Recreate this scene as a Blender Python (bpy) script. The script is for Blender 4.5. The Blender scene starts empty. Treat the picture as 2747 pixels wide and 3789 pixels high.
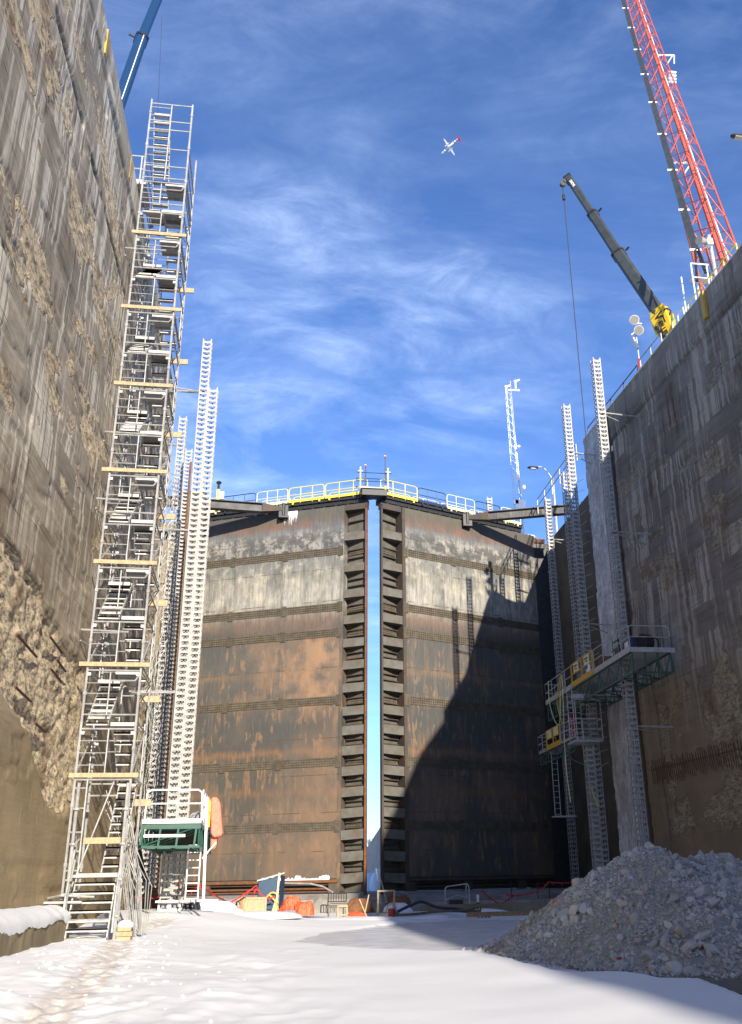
import bpy, math, random
import numpy as np
from mathutils import Vector, Matrix
random.seed(7); RNG=np.random.default_rng(11)
scene=bpy.context.scene; COL=scene.collection
pi=math.pi; rad=math.radians
# ------------------------------------------------------------------ camera calibration (photo pixels 2747x3789)
FP,CX,CY=3466.,1560.,1894.5
PITCH,ROLL,YAW,EYE=rad(21.53),0.020,rad(9.2),1.7
_f=Vector((math.sin(YAW)*math.cos(PITCH),math.cos(YAW)*math.cos(PITCH),math.sin(PITCH)))
_r0=Vector((math.cos(YAW),-math.sin(YAW),0)); _u0=_r0.cross(_f)
_R=_r0*math.cos(ROLL)-_u0*math.sin(ROLL); _U=_u0*math.cos(ROLL)+_r0*math.sin(ROLL)
CAM=Vector((0,0,EYE))
def ray(x,y): return _f+_R*((x-CX)/FP)-_U*((y-CY)/FP)
def at(x,y,X=None,Y=None,Z=None):
    d=ray(x,y)
    t=(X-CAM.x)/d.x if X is not None else (Y-CAM.y)/d.y if Y is not None else (Z-CAM.z)/d.z
    return CAM+d*t
# ------------------------------------------------------------------ noise in numpy
def _h(ix,iy,seed):
    n=(ix.astype(np.int64)*374761393+iy.astype(np.int64)*668265263+seed*1442695041)&0x7fffffff
    n=((n^(n>>13))*1274126177)&0x7fffffff
    return ((n^(n>>16))&0xffff)/65535.0
def vnoise(x,y,seed=0):
    x=np.asarray(x,float); y=np.asarray(y,float)
    ix=np.floor(x); iy=np.floor(y); fx=x-ix; fy=y-iy
    fx=fx*fx*(3-2*fx); fy=fy*fy*(3-2*fy)
    a=_h(ix,iy,seed); b=_h(ix+1,iy,seed); c=_h(ix,iy+1,seed); d=_h(ix+1,iy+1,seed)
    return (a*(1-fx)+b*fx)*(1-fy)+(c*(1-fx)+d*fx)*fy
def fbm(x,y,seed=0,o=4):
    s=0; a=.5; t=0
    for k in range(o):
        s=s+a*vnoise(x*2**k+k*17.3,y*2**k+k*9.1,seed+k); t+=a; a*=.5
    return s/t
def sstep(a,b,x):
    t=np.clip((x-a)/(b-a),0,1); return t*t*(3-2*t)
# ------------------------------------------------------------------ mesh builder
class MB:
    def __init__(s): s.v=[]; s.f=[]
    def add(s,vs,fs):
        n=len(s.v); s.v.extend([tuple(v) for v in vs]); s.f.extend([tuple(i+n for i in f) for f in fs]); return s
    def frame(s,c,ax,ay,az):   # box from centre and three half axes
        c=Vector(c); vs=[c+ax*i+ay*j+az*k for k in(-1,1) for j in(-1,1) for i in(-1,1)]
        return s.add(vs,[(0,2,3,1),(4,5,7,6),(0,1,5,4),(2,6,7,3),(0,4,6,2),(1,3,7,5)])
    def box(s,x0,x1,y0,y1,z0,z1):
        return s.frame(((x0+x1)/2,(y0+y1)/2,(z0+z1)/2),Vector(((x1-x0)/2,0,0)),Vector((0,(y1-y0)/2,0)),Vector((0,0,(z1-z0)/2)))
    def beam(s,p,q,w,h=None,up=(0,0,1)):
        p=Vector(p); q=Vector(q); d=q-p
        if d.length<1e-6: return s
        h=h or w; up=Vector(up)
        if abs(d.normalized().dot(up))>.98: up=Vector((0,1,0))
        x=d.normalized().cross(up).normalized(); z=x.cross(d.normalized())
        return s.frame((p+q)/2,x*(w/2),d/2,z*(h/2))
    def tube(s,p,q,r,n=6,r2=None):
        p=Vector(p); q=Vector(q); d=(q-p)
        if d.length<1e-6: return s
        r2=r if r2 is None else r2; d.normalize(); up=Vector((0,0,1)) if abs(d.z)<.95 else Vector((0,1,0))
        x=d.cross(up).normalized(); y=d.cross(x); vs=[]
        for c,rr in((p,r),(q,r2)):
            for i in range(n):
                a=2*pi*i/n; vs.append(c+x*(rr*math.cos(a))+y*(rr*math.sin(a)))
        return s.add(vs,[(i,(i+1)%n,n+(i+1)%n,n+i) for i in range(n)]+[tuple(range(n-1,-1,-1)),tuple(range(n,2*n))])
    def path(s,pts,r,n=6):
        for a,b in zip(pts[:-1],pts[1:]): s.tube(a,b,r,n)
        return s
    def prism(s,poly,off):     # polygon (3D points) extruded by vector off
        n=len(poly); off=Vector(off); p=[Vector(a) for a in poly]; vs=p+[a+off for a in p]
        return s.add(vs,[tuple(range(n-1,-1,-1)),tuple(range(n,2*n))]+[(i,(i+1)%n,n+(i+1)%n,n+i) for i in range(n)])
    def ball(s,c,r,n=8,m=6,sc=(1,1,1)):
        c=Vector(c); vs=[c+Vector((0,0,r*sc[2]))]; fs=[]
        for j in range(1,m):
            t=pi*j/m
            for i in range(n):
                a=2*pi*i/n; vs.append(c+Vector((r*sc[0]*math.sin(t)*math.cos(a),r*sc[1]*math.sin(t)*math.sin(a),r*sc[2]*math.cos(t))))
        vs.append(c-Vector((0,0,r*sc[2]))); L=len(vs)-1
        for i in range(n):
            k=(i+1)%n; fs.append((0,1+i,1+k)); fs.append((L,1+(m-2)*n+k,1+(m-2)*n+i))
            for j in range(m-2): fs.append((1+j*n+i,1+(j+1)*n+i,1+(j+1)*n+k,1+j*n+k))
        return s.add(vs,fs)
    def build(s,name,mat,parent=None,smooth=False,bevel=0):
        o_=parent
        base=Vector((0,0,0))
        while o_ is not None: base=base+o_.location; o_=o_.parent
        me=bpy.data.meshes.new(name); me.from_pydata([tuple(Vector(v)-base) for v in s.v],[],s.f); me.validate(); me.update()
        o=bpy.data.objects.new(name,me); COL.objects.link(o); me.materials.append(mat)
        if parent is not None: o.parent=parent
        if smooth:
            for p in me.polygons: p.use_smooth=True
        if bevel:
            b=o.modifiers.new('bevel','BEVEL'); b.width=bevel; b.segments=1; b.limit_method='ANGLE'
        return o
def npmesh(name,V,F,mat,smooth=True,attrs=None,parent=None):
    me=bpy.data.meshes.new(name); V=np.asarray(V,np.float32); F=np.asarray(F,np.int32); k=F.shape[1]
    me.vertices.add(len(V)); me.vertices.foreach_set('co',V.ravel())
    me.loops.add(F.size); me.loops.foreach_set('vertex_index',F.ravel())
    me.polygons.add(len(F)); me.polygons.foreach_set('loop_start',np.arange(0,F.size,k,dtype=np.int32))
    me.polygons.foreach_set('use_smooth',np.full(len(F),smooth)); me.update(calc_edges=True)
    for nm,arr in (attrs or {}).items():
        a=me.attributes.new(nm,'FLOAT','POINT'); a.data.foreach_set('value',np.asarray(arr,np.float32).ravel())
    me.materials.append(mat); o=bpy.data.objects.new(name,me); COL.objects.link(o)
    if parent is not None: o.parent=parent
    return o
def gridfaces(nu,nv,flip=False):
    i,j=np.meshgrid(np.arange(nu-1),np.arange(nv-1),indexing='ij'); a=(i*nv+j).ravel()
    F=np.stack([a,a+nv,a+nv+1,a+1],1)
    return F[:,::-1] if flip else F
def tag(o,label,cat=None,group=None,kind=None):
    if label: o['label']=label
    if cat: o['category']=cat
    if group: o['group']=group
    if kind: o['kind']=kind
    return o
def thing(name,loc,label,cat,group=None):
    o=bpy.data.objects.new(name,None); COL.objects.link(o); o.location=Vector(loc); o.empty_display_size=.3
    return tag(o,label,cat,group)
def copy_tree(o,loc=None,parent=None):
    c=o.copy(); COL.objects.link(c); c.parent=parent
    if loc is not None: c.location=Vector(loc)
    for ch in list(o.children): copy_tree(ch,None,c)
    return c
# ------------------------------------------------------------------ materials
class N:
    def __init__(s,name):
        s.m=bpy.data.materials.new(name); s.m.use_nodes=True; s.t=s.m.node_tree; s.n=s.t.nodes; s.l=s.t.links
        s.b=s.n['Principled BSDF']; s.co=s.n.new('ShaderNodeTexCoord').outputs['Object']
    def lk(s,a,b): s.l.new(a,b)
    def val(s,sock,v):
        if hasattr(v,'is_output') or isinstance(v,bpy.types.NodeSocket): s.l.new(v,sock)
        elif isinstance(v,(tuple,list)) and len(v)==3 and sock.type=='RGBA': sock.default_value=(*v,1)
        else: sock.default_value=v
    def map(s,scale,loc=(0,0,0),rot=(0,0,0),src=None):
        m=s.n.new('ShaderNodeMapping'); s.lk(src or s.co,m.inputs[0]); m.inputs['Scale'].default_value=scale; m.inputs['Location'].default_value=loc; m.inputs['Rotation'].default_value=rot
        return m.outputs[0]
    def noise(s,scale=1,detail=4,rough=.55,vec=None,dist=0):
        t=s.n.new('ShaderNodeTexNoise'); s.lk(vec or s.co,t.inputs['Vector']); t.inputs['Scale'].default_value=scale; t.inputs['Detail'].default_value=detail; t.inputs['Roughness'].default_value=rough; t.inputs['Distortion'].default_value=dist
        return t.outputs[0]
    def vor(s,scale,vec=None,feat='F1'):
        t=s.n.new('ShaderNodeTexVoronoi'); t.feature=feat; s.lk(vec or s.co,t.inputs['Vector']); t.inputs['Scale'].default_value=scale; return t.outputs['Distance']
    def rng(s,v,a,b,c=0,d=1):
        m=s.n.new('ShaderNodeMapRange'); m.clamp=True; s.val(m.inputs[0],v)
        for i,x in enumerate((a,b,c,d)): m.inputs[i+1].default_value=x
        return m.outputs[0]
    def mix(s,f,a,b,mode='MIX'):
        m=s.n.new('ShaderNodeMix'); m.data_type='RGBA'; m.blend_type=mode; s.val(m.inputs[0],f); s.val(m.inputs[6],a); s.val(m.inputs[7],b); return m.outputs[2]
    def math(s,op,a,b=0,c=None):
        m=s.n.new('ShaderNodeMath'); m.operation=op; s.val(m.inputs[0],a); s.val(m.inputs[1],b)
        if c is not None: s.val(m.inputs[2],c)
        return m.outputs[0]
    def attr(s,name):
        a=s.n.new('ShaderNodeAttribute'); a.attribute_name=name; return a.outputs['Fac']
    def sep(s,src=None):
        x=s.n.new('ShaderNodeSeparateXYZ'); s.lk(src or s.co,x.inputs[0]); return x.outputs
    def ramp(s,v,stops,interp='LINEAR'):
        r=s.n.new('ShaderNodeValToRGB'); r.color_ramp.interpolation=interp; s.val(r.inputs[0],v); e=r.color_ramp.elements
        while len(e)<len(stops): e.new(.5)
        for el,(p,c) in zip(e,sorted(stops,key=lambda q:q[0])): el.position=p; el.color=(*c,1)
        return r.outputs[0]
    def bump(s,h,strength=.5,dist=.02):
        b=s.n.new('ShaderNodeBump'); s.val(b.inputs['Height'],h); b.inputs['Strength'].default_value=strength; b.inputs['Distance'].default_value=dist; s.lk(b.outputs[0],s.b.inputs['Normal'])
    def out(s,color,rough=.85,metal=0,spec=.3):
        s.val(s.b.inputs['Base Color'],color); s.val(s.b.inputs['Roughness'],rough); s.b.inputs['Metallic'].default_value=metal; s.b.inputs['Specular IOR Level'].default_value=spec
        return s.m
def simple(name,c1,c2=None,rough=.6,metal=0,scale=6,bump=.15,spec=.4):
    k=N(name); c2=c2 or tuple(x*.7 for x in c1); n=k.noise(scale,5,.6)
    if bump: k.bump(k.noise(scale*4,3,.6),bump,.01)
    return k.out(k.mix(k.rng(n,.35,.65),c1,c2),rough,metal,spec)
M={}
M['galv']=simple('galvanised_steel',(.46,.455,.435),(.29,.295,.30),.5,.25,3,.05)
M['mastgalv']=simple('dull_galvanised_steel',(.38,.37,.35),(.25,.25,.245),.55,.2,3,.05)
M['recess']=simple('recess_shade_concrete',(.10,.088,.068),(.15,.13,.10),.92,0,.5,.5,.15)  # shade of the right recess is put into this darker concrete colour
M['galv2']=simple('dusty_galvanised_steel',(.5,.5,.48),(.33,.33,.32),.55,.2,4,.1)
M['alu']=simple('aluminium',(.66,.67,.68),(.5,.5,.5),.4,.4,3,.05)
M['tread']=simple('stair_tread_steel',(.42,.42,.41),(.3,.3,.3),.55,.3,8,.2)
M['timber']=simple('fresh_timber',(.47,.37,.22),(.36,.26,.15),.7,0,9,.2)
M['timber2']=simple('weathered_timber',(.34,.23,.11),(.22,.15,.08),.8,0,9,.2)
M['black']=simple('black_steel',(.018,.019,.022),(.035,.034,.033),.5,.1,5,.1)
M['navy']=simple('dark_blue_paint',(.02,.035,.09),(.03,.04,.07),.45,0,5,.05)
M['yellow']=simple('yellow_paint',(.82,.70,.08),(.72,.6,.1),.45,0,5,.05)
M['paleyellow']=simple('worn_pale_yellow_paint',(.75,.72,.42),(.6,.55,.3),.5,0,5,.05)
M['ochre']=simple('ochre_yellow_paint',(.60,.36,.035),(.5,.3,.04),.5,0,5,.05)
M['green']=simple('dark_green_paint',(.02,.085,.06),(.035,.11,.085),.45,0,4,.08)
M['greenlt']=simple('worn_green_paint',(.12,.24,.19),(.25,.33,.3),.5,0,3,.08)
M['deck']=simple('grey_deck_plate',(.48,.48,.47),(.34,.34,.33),.6,.1,4,.2)
M['rope_red']=simple('red_rope_cloth',(.5,.03,.03),(.35,.02,.03),.8,0,20,.2)
M['orange']=simple('orange_tarpaulin',(.72,.15,.06),(.45,.075,.03),.55,0,7,.9)
M['pink']=simple('faded_orange_blanket',(.78,.27,.19),(.62,.2,.13),.85,0,8,.5)
M['redpaint']=simple('red_paint',(.42,.03,.02),(.3,.03,.02),.4,0,5,.05)
M['blacktarp']=simple('black_plastic_sheet',(.012,.013,.02),(.03,.03,.04),.3,0,4,.4)
M['greytarp']=simple('grey_sheet',(.33,.33,.34),(.2,.2,.22),.5,0,5,.4)
M['bluepaint']=simple('blue_painted_steel',(.008,.055,.125),(.012,.04,.09),.45,0,3,.1)
M['cranered']=simple('orange_red_crane_paint',(.58,.12,.065),(.45,.08,.045),.4,0,3,.05)
M['craneblue']=simple('blue_crane_paint',(.010,.045,.12),(.012,.04,.095),.35,0,2,.05)
M['boomgrey']=simple('dark_grey_boom_paint',(.055,.062,.062),(.04,.045,.045),.35,0,1.5,.05)
M['craneyellow']=simple('crane_yellow_paint',(.80,.52,.02),(.7,.45,.02),.35,0,2,.05)
M['white']=simple('white_paint',(.8,.8,.8),(.7,.7,.7),.4,0,4,.05)
M['red']=simple('bright_red_paint',(.7,.03,.03),None,.4)
M['rebar']=simple('rusty_bar',(.13,.06,.035),(.08,.045,.03),.9,0,10,.3)
M['rust']=simple('rusty_steel',(.22,.09,.035),(.12,.06,.035),.85,0,4,.4)
M['yrope']=simple('yellow_rope',(.6,.5,.12),None,.8,0,20,.2)
M['hose']=simple('blue_black_hose',(.02,.03,.09),(.02,.02,.03),.5,0,9,.1)
M['hosegrey']=simple('muddy_hose',(.16,.14,.11),(.08,.07,.06),.8,0,9,.3)
M['lens']=simple('lamp_lens',(.34,.33,.28),(.28,.27,.24),.25,0,8,.05)
M['bark']=simple('bare_tree_bark',(.11,.085,.07),(.07,.055,.045),.9,0,8,.3)
M['wire']=simple('dark_wire',(.03,.03,.035),None,.6,0,4,0)
k=N('snow'); k.bump(k.noise(9,6,.65),.35,.02); M['snow']=k.out(k.mix(k.rng(k.noise(2,4),.3,.7),(.86,.87,.88),(.8,.81,.82)),.6,0,.3)
# --- concrete walls
def concrete(name,base,base2,pale,low,streak=.5,seed=0,bumps=1.0):
    k=N(name); z=k.sep()[2]
    big=k.noise(.14,5,.6,k.map((1,1,1),(seed,3,1)))
    col=k.mix(k.rng(big,.35,.65),base,base2)
    mid=k.noise(.9,6,.65,k.map((1,.45,1.1),(seed*2,1,5)))
    col=k.mix(k.math('MULTIPLY',k.rng(mid,.48,.66),.6),col,tuple(c*.45 for c in base))
    fm=k.noise(1,5,.6,k.map((1,.16,2.6),(4,seed,0)))                 # board marks running along the wall
    col=k.mix(k.math('MULTIPLY',k.rng(fm,.5,.66),.6),col,tuple(c*.62 for c in base2))
    fm2=k.noise(1,6,.7,k.map((1,.35,5),(9,seed,2)))
    col=k.mix(k.math('MULTIPLY',k.rng(fm2,.57,.68),.6),col,(base2[0]*1.25,base2[1]*1.2,base2[2]*1.12))
    up=k.rng(z,5,13,.12,1)
    st=k.noise(1,6,.66,k.map((2,3.6,.12),(seed,7,0)))                 # vertical lime streaks
    stz=k.noise(1,3,.5,k.map((1,.25,.16),(2,seed,4)))
    y_=k.sep()[1]
    zf=k.math('FLOOR',k.math('ADD',k.math('MULTIPLY',z,.72),k.math('MULTIPLY',k.noise(2.5,3,.6,k.map((1,1,.3))),.22)))
    cv=k.n.new('ShaderNodeCombineXYZ'); k.lk(k.math('MULTIPLY',zf,3.71),cv.inputs[0]); k.lk(k.math('MULTIPLY',y_,.16),cv.inputs[1])
    pn=k.noise(1,3,.6,cv.outputs[0]); cv2=k.n.new('ShaderNodeCombineXYZ'); k.lk(k.math('MULTIPLY',zf,5.3),cv2.inputs[0]); k.lk(k.math('MULTIPLY',y_,.33),cv2.inputs[1]); cv2.inputs[2].default_value=seed
    pn2=k.noise(1,4,.6,cv2.outputs[0])
    col=k.mix(k.math('MULTIPLY',k.rng(pn,.40,.46),.45),tuple(c*.55 for c in base),col) if 0 else k.mix(k.rng(pn,.48,.55,0,.42),col,tuple(c*.5 for c in base))
    col=k.mix(k.rng(pn2,.54,.62,0,.22),col,tuple(c*.7 for c in pale))
    sm=k.math('MULTIPLY',k.math('MULTIPLY',k.rng(st,.49,.55),k.rng(pn2,.42,.52)),k.math('MULTIPLY',up,streak))
    col=k.mix(sm,col,pale)
    hl=k.noise(1,3,.5,k.map((1,.5,22),(1,seed,3))); col=k.mix(k.rng(hl,.62,.69,0,.75),col,(.05,.042,.035))
    br=k.noise(1,5,.6,k.map((2,2.8,.14),(seed+3,2,8)))
    bz=k.noise(1,3,.5,k.map((1,.2,.3),(1,seed,9)))
    col=k.mix(k.math('MULTIPLY',k.math('MULTIPLY',k.rng(br,.52,.64),k.rng(bz,.5,.6)),.8),col,(.10,.055,.03))
    lowm=k.math('MULTIPLY',k.rng(k.math('ADD',z,k.math('MULTIPLY',k.rng(big,.3,.7),5)),16,7,0,1),.9)
    lowc=k.mix(k.rng(k.noise(.5,5,.6),.35,.7),low,tuple(c*.72 for c in low))
    lst=k.noise(1,4,.5,k.map((3,3.5,.35),(seed,3,0)))
    lowc=k.mix(k.math('MULTIPLY',k.rng(lst,.66,.74),.45),lowc,pale)
    col=k.mix(lowm,col,lowc)
    col=k.mix(k.rng(k.math('ADD',z,k.math('MULTIPLY',k.noise(1,4,.6,k.map((1,3,.4))),.5)),27.1,27.5,0,.4),col,tuple(c*.62 for c in pale))
    sp=k.attr('spall'); spe=k.rng(k.math('ADD',sp,k.math('MULTIPLY',k.math('SUBTRACT',k.noise(2.2,6,.7),.5),.7)),.4,.6)
    agg=k.noise(1,5,.78,k.map((7,3.2,7.5)))
    spc=k.mix(k.rng(agg,.46,.60),(min(pale[0],.84)*.98,min(pale[1],.72)*.92,min(pale[2],.6)*.72),tuple(c*.26 for c in pale))
    spc=k.mix(k.rng(k.noise(.6,4),.55,.7),spc,(.20,.115,.06))
    col=k.mix(k.math('MULTIPLY',spe,.9),col,spc)
    gv=k.attr('groove'); col=k.mix(gv,col,(.03,.026,.022))
    h=k.math('ADD',k.math('MULTIPLY',k.noise(9,6,.75),k.math('MULTIPLY_ADD',spe,2.2,.3)),k.math('MULTIPLY',fm2,.6))
    h=k.math('ADD',h,k.math('MULTIPLY',k.vor(1,k.map((8,3.5,8))),k.math('MULTIPLY',spe,1.3)))
    h=k.math('ADD',h,k.math('MULTIPLY',mid,.5))
    k.bump(h,.7*bumps,.06); return k.out(col,.92,0,.15)
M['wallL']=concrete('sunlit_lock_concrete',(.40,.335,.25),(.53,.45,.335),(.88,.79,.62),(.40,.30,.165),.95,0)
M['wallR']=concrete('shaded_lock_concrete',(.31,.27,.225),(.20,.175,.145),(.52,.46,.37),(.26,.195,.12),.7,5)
M['_c']=concrete('scabbled_edge_concrete',(.60,.60,.60),(.48,.48,.47),(.6,.58,.53),(.45,.42,.36),.2,9)
k=N('scabbled_grey_concrete'); q1=k.noise(1,6,.75,k.map((5,2.2,.8))); q2=k.noise(1,6,.8,k.map((9,5,6)))
c=k.mix(k.rng(q1,.38,.62),(.78,.78,.77),(.38,.38,.38)); c=k.mix(k.rng(q2,.52,.66,0,.6),c,(.22,.22,.22)); c=k.mix(k.rng(k.noise(.35,4),.5,.65,0,.5),c,(.40,.36,.30))
k.bump(k.math('ADD',q1,q2),.9,.05); M['chip']=k.out(c,.93,0,.1)
M['conc']=simple('plain_concrete',(.33,.31,.28),(.22,.205,.18),.9,0,1.2,.4,.15)
M['conclow']=simple('brown_stained_concrete',(.29,.235,.145),(.2,.165,.11),.9,0,1.2,.5,.15)
# --- gate steel: colour bands by height, streaks running down
def gatesteel(name):
    k=N(name); z=k.sep()[2]; u=k.sep()[0]
    w=k.math('MULTIPLY',k.math('SUBTRACT',k.noise(.8,6,.65),.5),1.1)
    zz=k.math('DIVIDE',k.math('ADD',z,w),30.)
    S=[(0,(.060,.052,.038)),(5,(.055,.050,.040)),(7.2,(.058,.050,.038)),(7.55,(.11,.06,.03)),(8.0,(.055,.050,.040)),(9.8,(.056,.05,.04)),(10.2,(.13,.07,.032)),(10.6,(.055,.05,.043)),(13.1,(.046,.048,.045)),(13.6,(.09,.062,.042)),(14.2,(.05,.054,.053)),(15.4,(.065,.062,.054)),(15.75,(.12,.08,.05)),(16.1,(.07,.067,.058)),(17.9,(.06,.06,.056)),(18.9,(.065,.055,.047)),(19.6,(.12,.08,.055)),(20.3,(.17,.15,.12)),(21.2,(.25,.24,.21)),(22.8,(.22,.205,.165)),(24.4,(.13,.13,.12)),(25.2,(.07,.067,.06)),(26.1,(.085,.08,.072)),(26.5,(.12,.118,.11)),(27.0,(.10,.09,.08)),(27.3,(.085,.07,.05)),(27.8,(.075,.063,.042)),(28.6,(.07,.067,.05))]
    col=k.ramp(zz,[(a/30.,c) for a,c in S])
    st=k.noise(1,6,.62,k.map((2.2,2.2,.22),(1,1,0))); lowm=k.rng(z,19.5,17.5)
    om=k.math('MULTIPLY',k.math('MULTIPLY',k.rng(st,.52,.60),k.rng(k.noise(.45,4,.55),.38,.6)),lowm)
    col=k.mix(k.math('MULTIPLY',om,.75),col,(.165,.088,.038))
    st2=k.noise(1,6,.62,k.map((1.5,1.5,.16),(5,3,2))); upm=k.math('MULTIPLY',k.rng(z,19.5,21),k.rng(z,25,24.3))
    col=k.mix(k.math('MULTIPLY',k.math('MULTIPLY',k.rng(st2,.5,.68),upm),.75),col,(.06,.057,.05))
    col=k.mix(k.math('MULTIPLY',k.math('MULTIPLY',k.rng(k.noise(1.1,6,.7),.5,.62),upm),.6),col,(.33,.30,.22))
    mot=k.math('MULTIPLY',k.rng(z,24.3,24.9),k.rng(z,26.8,26.2))
    col=k.mix(k.math('MULTIPLY',k.math('MULTIPLY',k.rng(k.noise(1.6,7,.72),.48,.56),mot),.8),col,(.25,.235,.2))
    dab=k.noise(1,5,.6,k.map((3.2,3.2,.9),(3,1,2))); col=k.mix(k.math('MULTIPLY',k.math('MULTIPLY',k.rng(dab,.56,.62),lowm),.8),col,(.17,.098,.05)); fine=k.noise(1,5,.65,k.map((7,7,.9))); col=k.mix(k.rng(fine,.42,.66,0,.5),col,(.035,.037,.04))
    side=k.math('MULTIPLY',k.rng(k.noise(.22,3,.5,k.map((1,1,.6),(2,8,1))),.5,.66),k.rng(z,18.5,16.5))
    col=k.mix(k.math('MULTIPLY',side,.6),col,(.13,.082,.05))
    rs=k.noise(1,5,.65,k.map((.9,.9,.12),(6,1,3))); rt=k.math('MULTIPLY',k.rng(z,26.75,27.05),k.rng(k.math('ADD',z,k.math('MULTIPLY',rs,1.6)),28.6,27.9)); col=k.mix(k.math('MULTIPLY',k.math('MULTIPLY',rt,k.rng(rs,.42,.62)),.8),col,(.14,.05,.022))
    tan=k.math('MULTIPLY',k.math('MULTIPLY',k.rng(u,-3.5,3.0),k.rng(u,8,6.5)),k.math('MULTIPLY',k.rng(zz,.40,.47),k.rng(zz,.645,.60)))
    tan=k.math('MULTIPLY',tan,k.rng(k.noise(.7,6,.6),.32,.55)); col=k.mix(k.math('MULTIPLY',tan,.8),col,(.22,.125,.062))
    tan2=k.math('MULTIPLY',k.math('MULTIPLY',k.rng(k.math('ADD',u,k.math('MULTIPLY',k.noise(.5,5,.6),3)),3.2,4.6),k.rng(u,8,6.5)),k.rng(z,13,9)); col=k.mix(k.math('MULTIPLY',tan2,.55),col,(.15,.09,.05))
    blot=k.noise(.55,6,.62,k.map((1,1,.8),(7,2,4))); col=k.mix(k.rng(blot,.48,.62,0,.45),col,(.045,.05,.05))
    seam=k.math('LESS_THAN',k.math('ABSOLUTE',k.math('SUBTRACT',k.math('FRACT',k.math('DIVIDE',z,2.46)),.5)),.012); col=k.mix(k.math('MULTIPLY',seam,k.rng(k.noise(1.2,3),.45,.55,0,.75)),col,(.05,.03,.018))
    hs=k.n.new('ShaderNodeHueSaturation'); hs.inputs['Value'].default_value=1.5; hs.inputs['Saturation'].default_value=.9; k.lk(col,hs.inputs['Color']); col=hs.outputs[0]
    k.bump(k.math('ADD',k.noise(.8,4),k.math('MULTIPLY',k.noise(9,5,.7),.25)),.35,.03)
    return k.out(col,.62,0,.35)
M['gate']=gatesteel('weathered_gate_steel')
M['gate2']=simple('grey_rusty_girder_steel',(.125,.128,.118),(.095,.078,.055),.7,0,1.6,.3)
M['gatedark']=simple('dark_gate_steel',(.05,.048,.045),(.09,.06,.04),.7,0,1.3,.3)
M['band']=simple('riveted_strip_steel',(.125,.108,.08),(.08,.064,.044),.75,0,2.2,.3)
M['girder']=simple('grey_strut_steel',(.13,.125,.12),(.06,.058,.056),.6,0,1.2,.3)
# --- ground
k=N('lock_floor'); ice=k.attr('ice'); mud=k.attr('mud'); tr=k.attr('tramp')
n1=k.noise(1.1,6,.65); 
sn=k.mix(k.rng(k.noise(.5,5,.6),.3,.7),(.84,.85,.86),(.78,.79,.80))
sn=k.mix(k.math('MULTIPLY',k.rng(k.math('MULTIPLY',tr,k.noise(4,6,.7)),.32,.55),.6),sn,(.50,.41,.31))
icf=k.math('MULTIPLY',k.rng(k.math('ADD',ice,k.math('MULTIPLY',k.math('SUBTRACT',k.noise(1,6,.62,k.map((.22,.75,1))),.5),2.2)),.40,.62),k.rng(ice,.05,.3))
icc=k.mix(k.rng(n1,.35,.65),(.72,.73,.75),(.5,.505,.52))
mdf=k.rng(k.math('ADD',mud,k.math('MULTIPLY',k.math('SUBTRACT',k.noise(1,6,.65,k.map((.7,1.6,1),(4,4,0))),.5),1.0)),.45,.55)
mdc=k.mix(k.rng(n1,.4,.6),(.085,.072,.055),(.05,.044,.036))
c=k.mix(mdf,k.mix(icf,sn,icc),mdc)
r=k.math('SUBTRACT',.75,k.math('MULTIPLY',k.math('MAXIMUM',k.math('MULTIPLY',icf,.55),mdf),.5))
soft=k.math('SUBTRACT',1,k.math('MAXIMUM',k.math('MULTIPLY',icf,.85),mdf))
hh=k.math('ADD',k.math('MULTIPLY',k.noise(1,4,.5,k.map((.6,1.8,1),(0,0,0),(0,0,rad(35)))),.7),k.math('MULTIPLY',k.noise(14,5,.7),k.math('MULTIPLY_ADD',tr,1.0,.12)))
k.bump(k.math('MULTIPLY',hh,soft),.2,.04)
M['floor']=k.out(c,.7,0,.4); k.lk(r,k.b.inputs['Roughness'])
k=N('crushed_stone'); g=k.n.new('ShaderNodeNewGeometry').outputs['Random Per Island']
c=k.ramp(g,[(0,(.44,.435,.42)),(.3,(.52,.51,.49)),(.6,(.38,.375,.36)),(.8,(.62,.61,.59)),(1,(.33,.32,.30))])
c=k.mix(k.rng(k.noise(.5,4,.6),.45,.65,0,.6),c,(.34,.30,.25)); k.bump(k.noise(20,4,.7),.5,.02); M['stone']=k.out(c,.93,0,.15)
k=N('pile_core'); k.bump(k.noise(8,6,.75),1,.06); M['core']=k.out(k.mix(k.rng(k.noise(5,6,.7),.35,.65),(.42,.40,.365),(.3,.285,.26)),.95,0,.1)
EXPO=0.95
# ------------------------------------------------------------------ camera
cd=bpy.data.cameras.new('camera'); cam=bpy.data.objects.new('camera',cd); COL.objects.link(cam); scene.camera=cam
cd.sensor_fit='VERTICAL'; cd.sensor_height=24; cd.lens=24*FP/3789; cd.shift_x=-(CX-1373.5)/3789; cd.shift_y=0; cd.clip_end=6000; cd.clip_start=.1
mr=Matrix((_R,_U,-_f)).transposed(); cam.matrix_world=Matrix.Translation(CAM)@mr.to_4x4()
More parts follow.
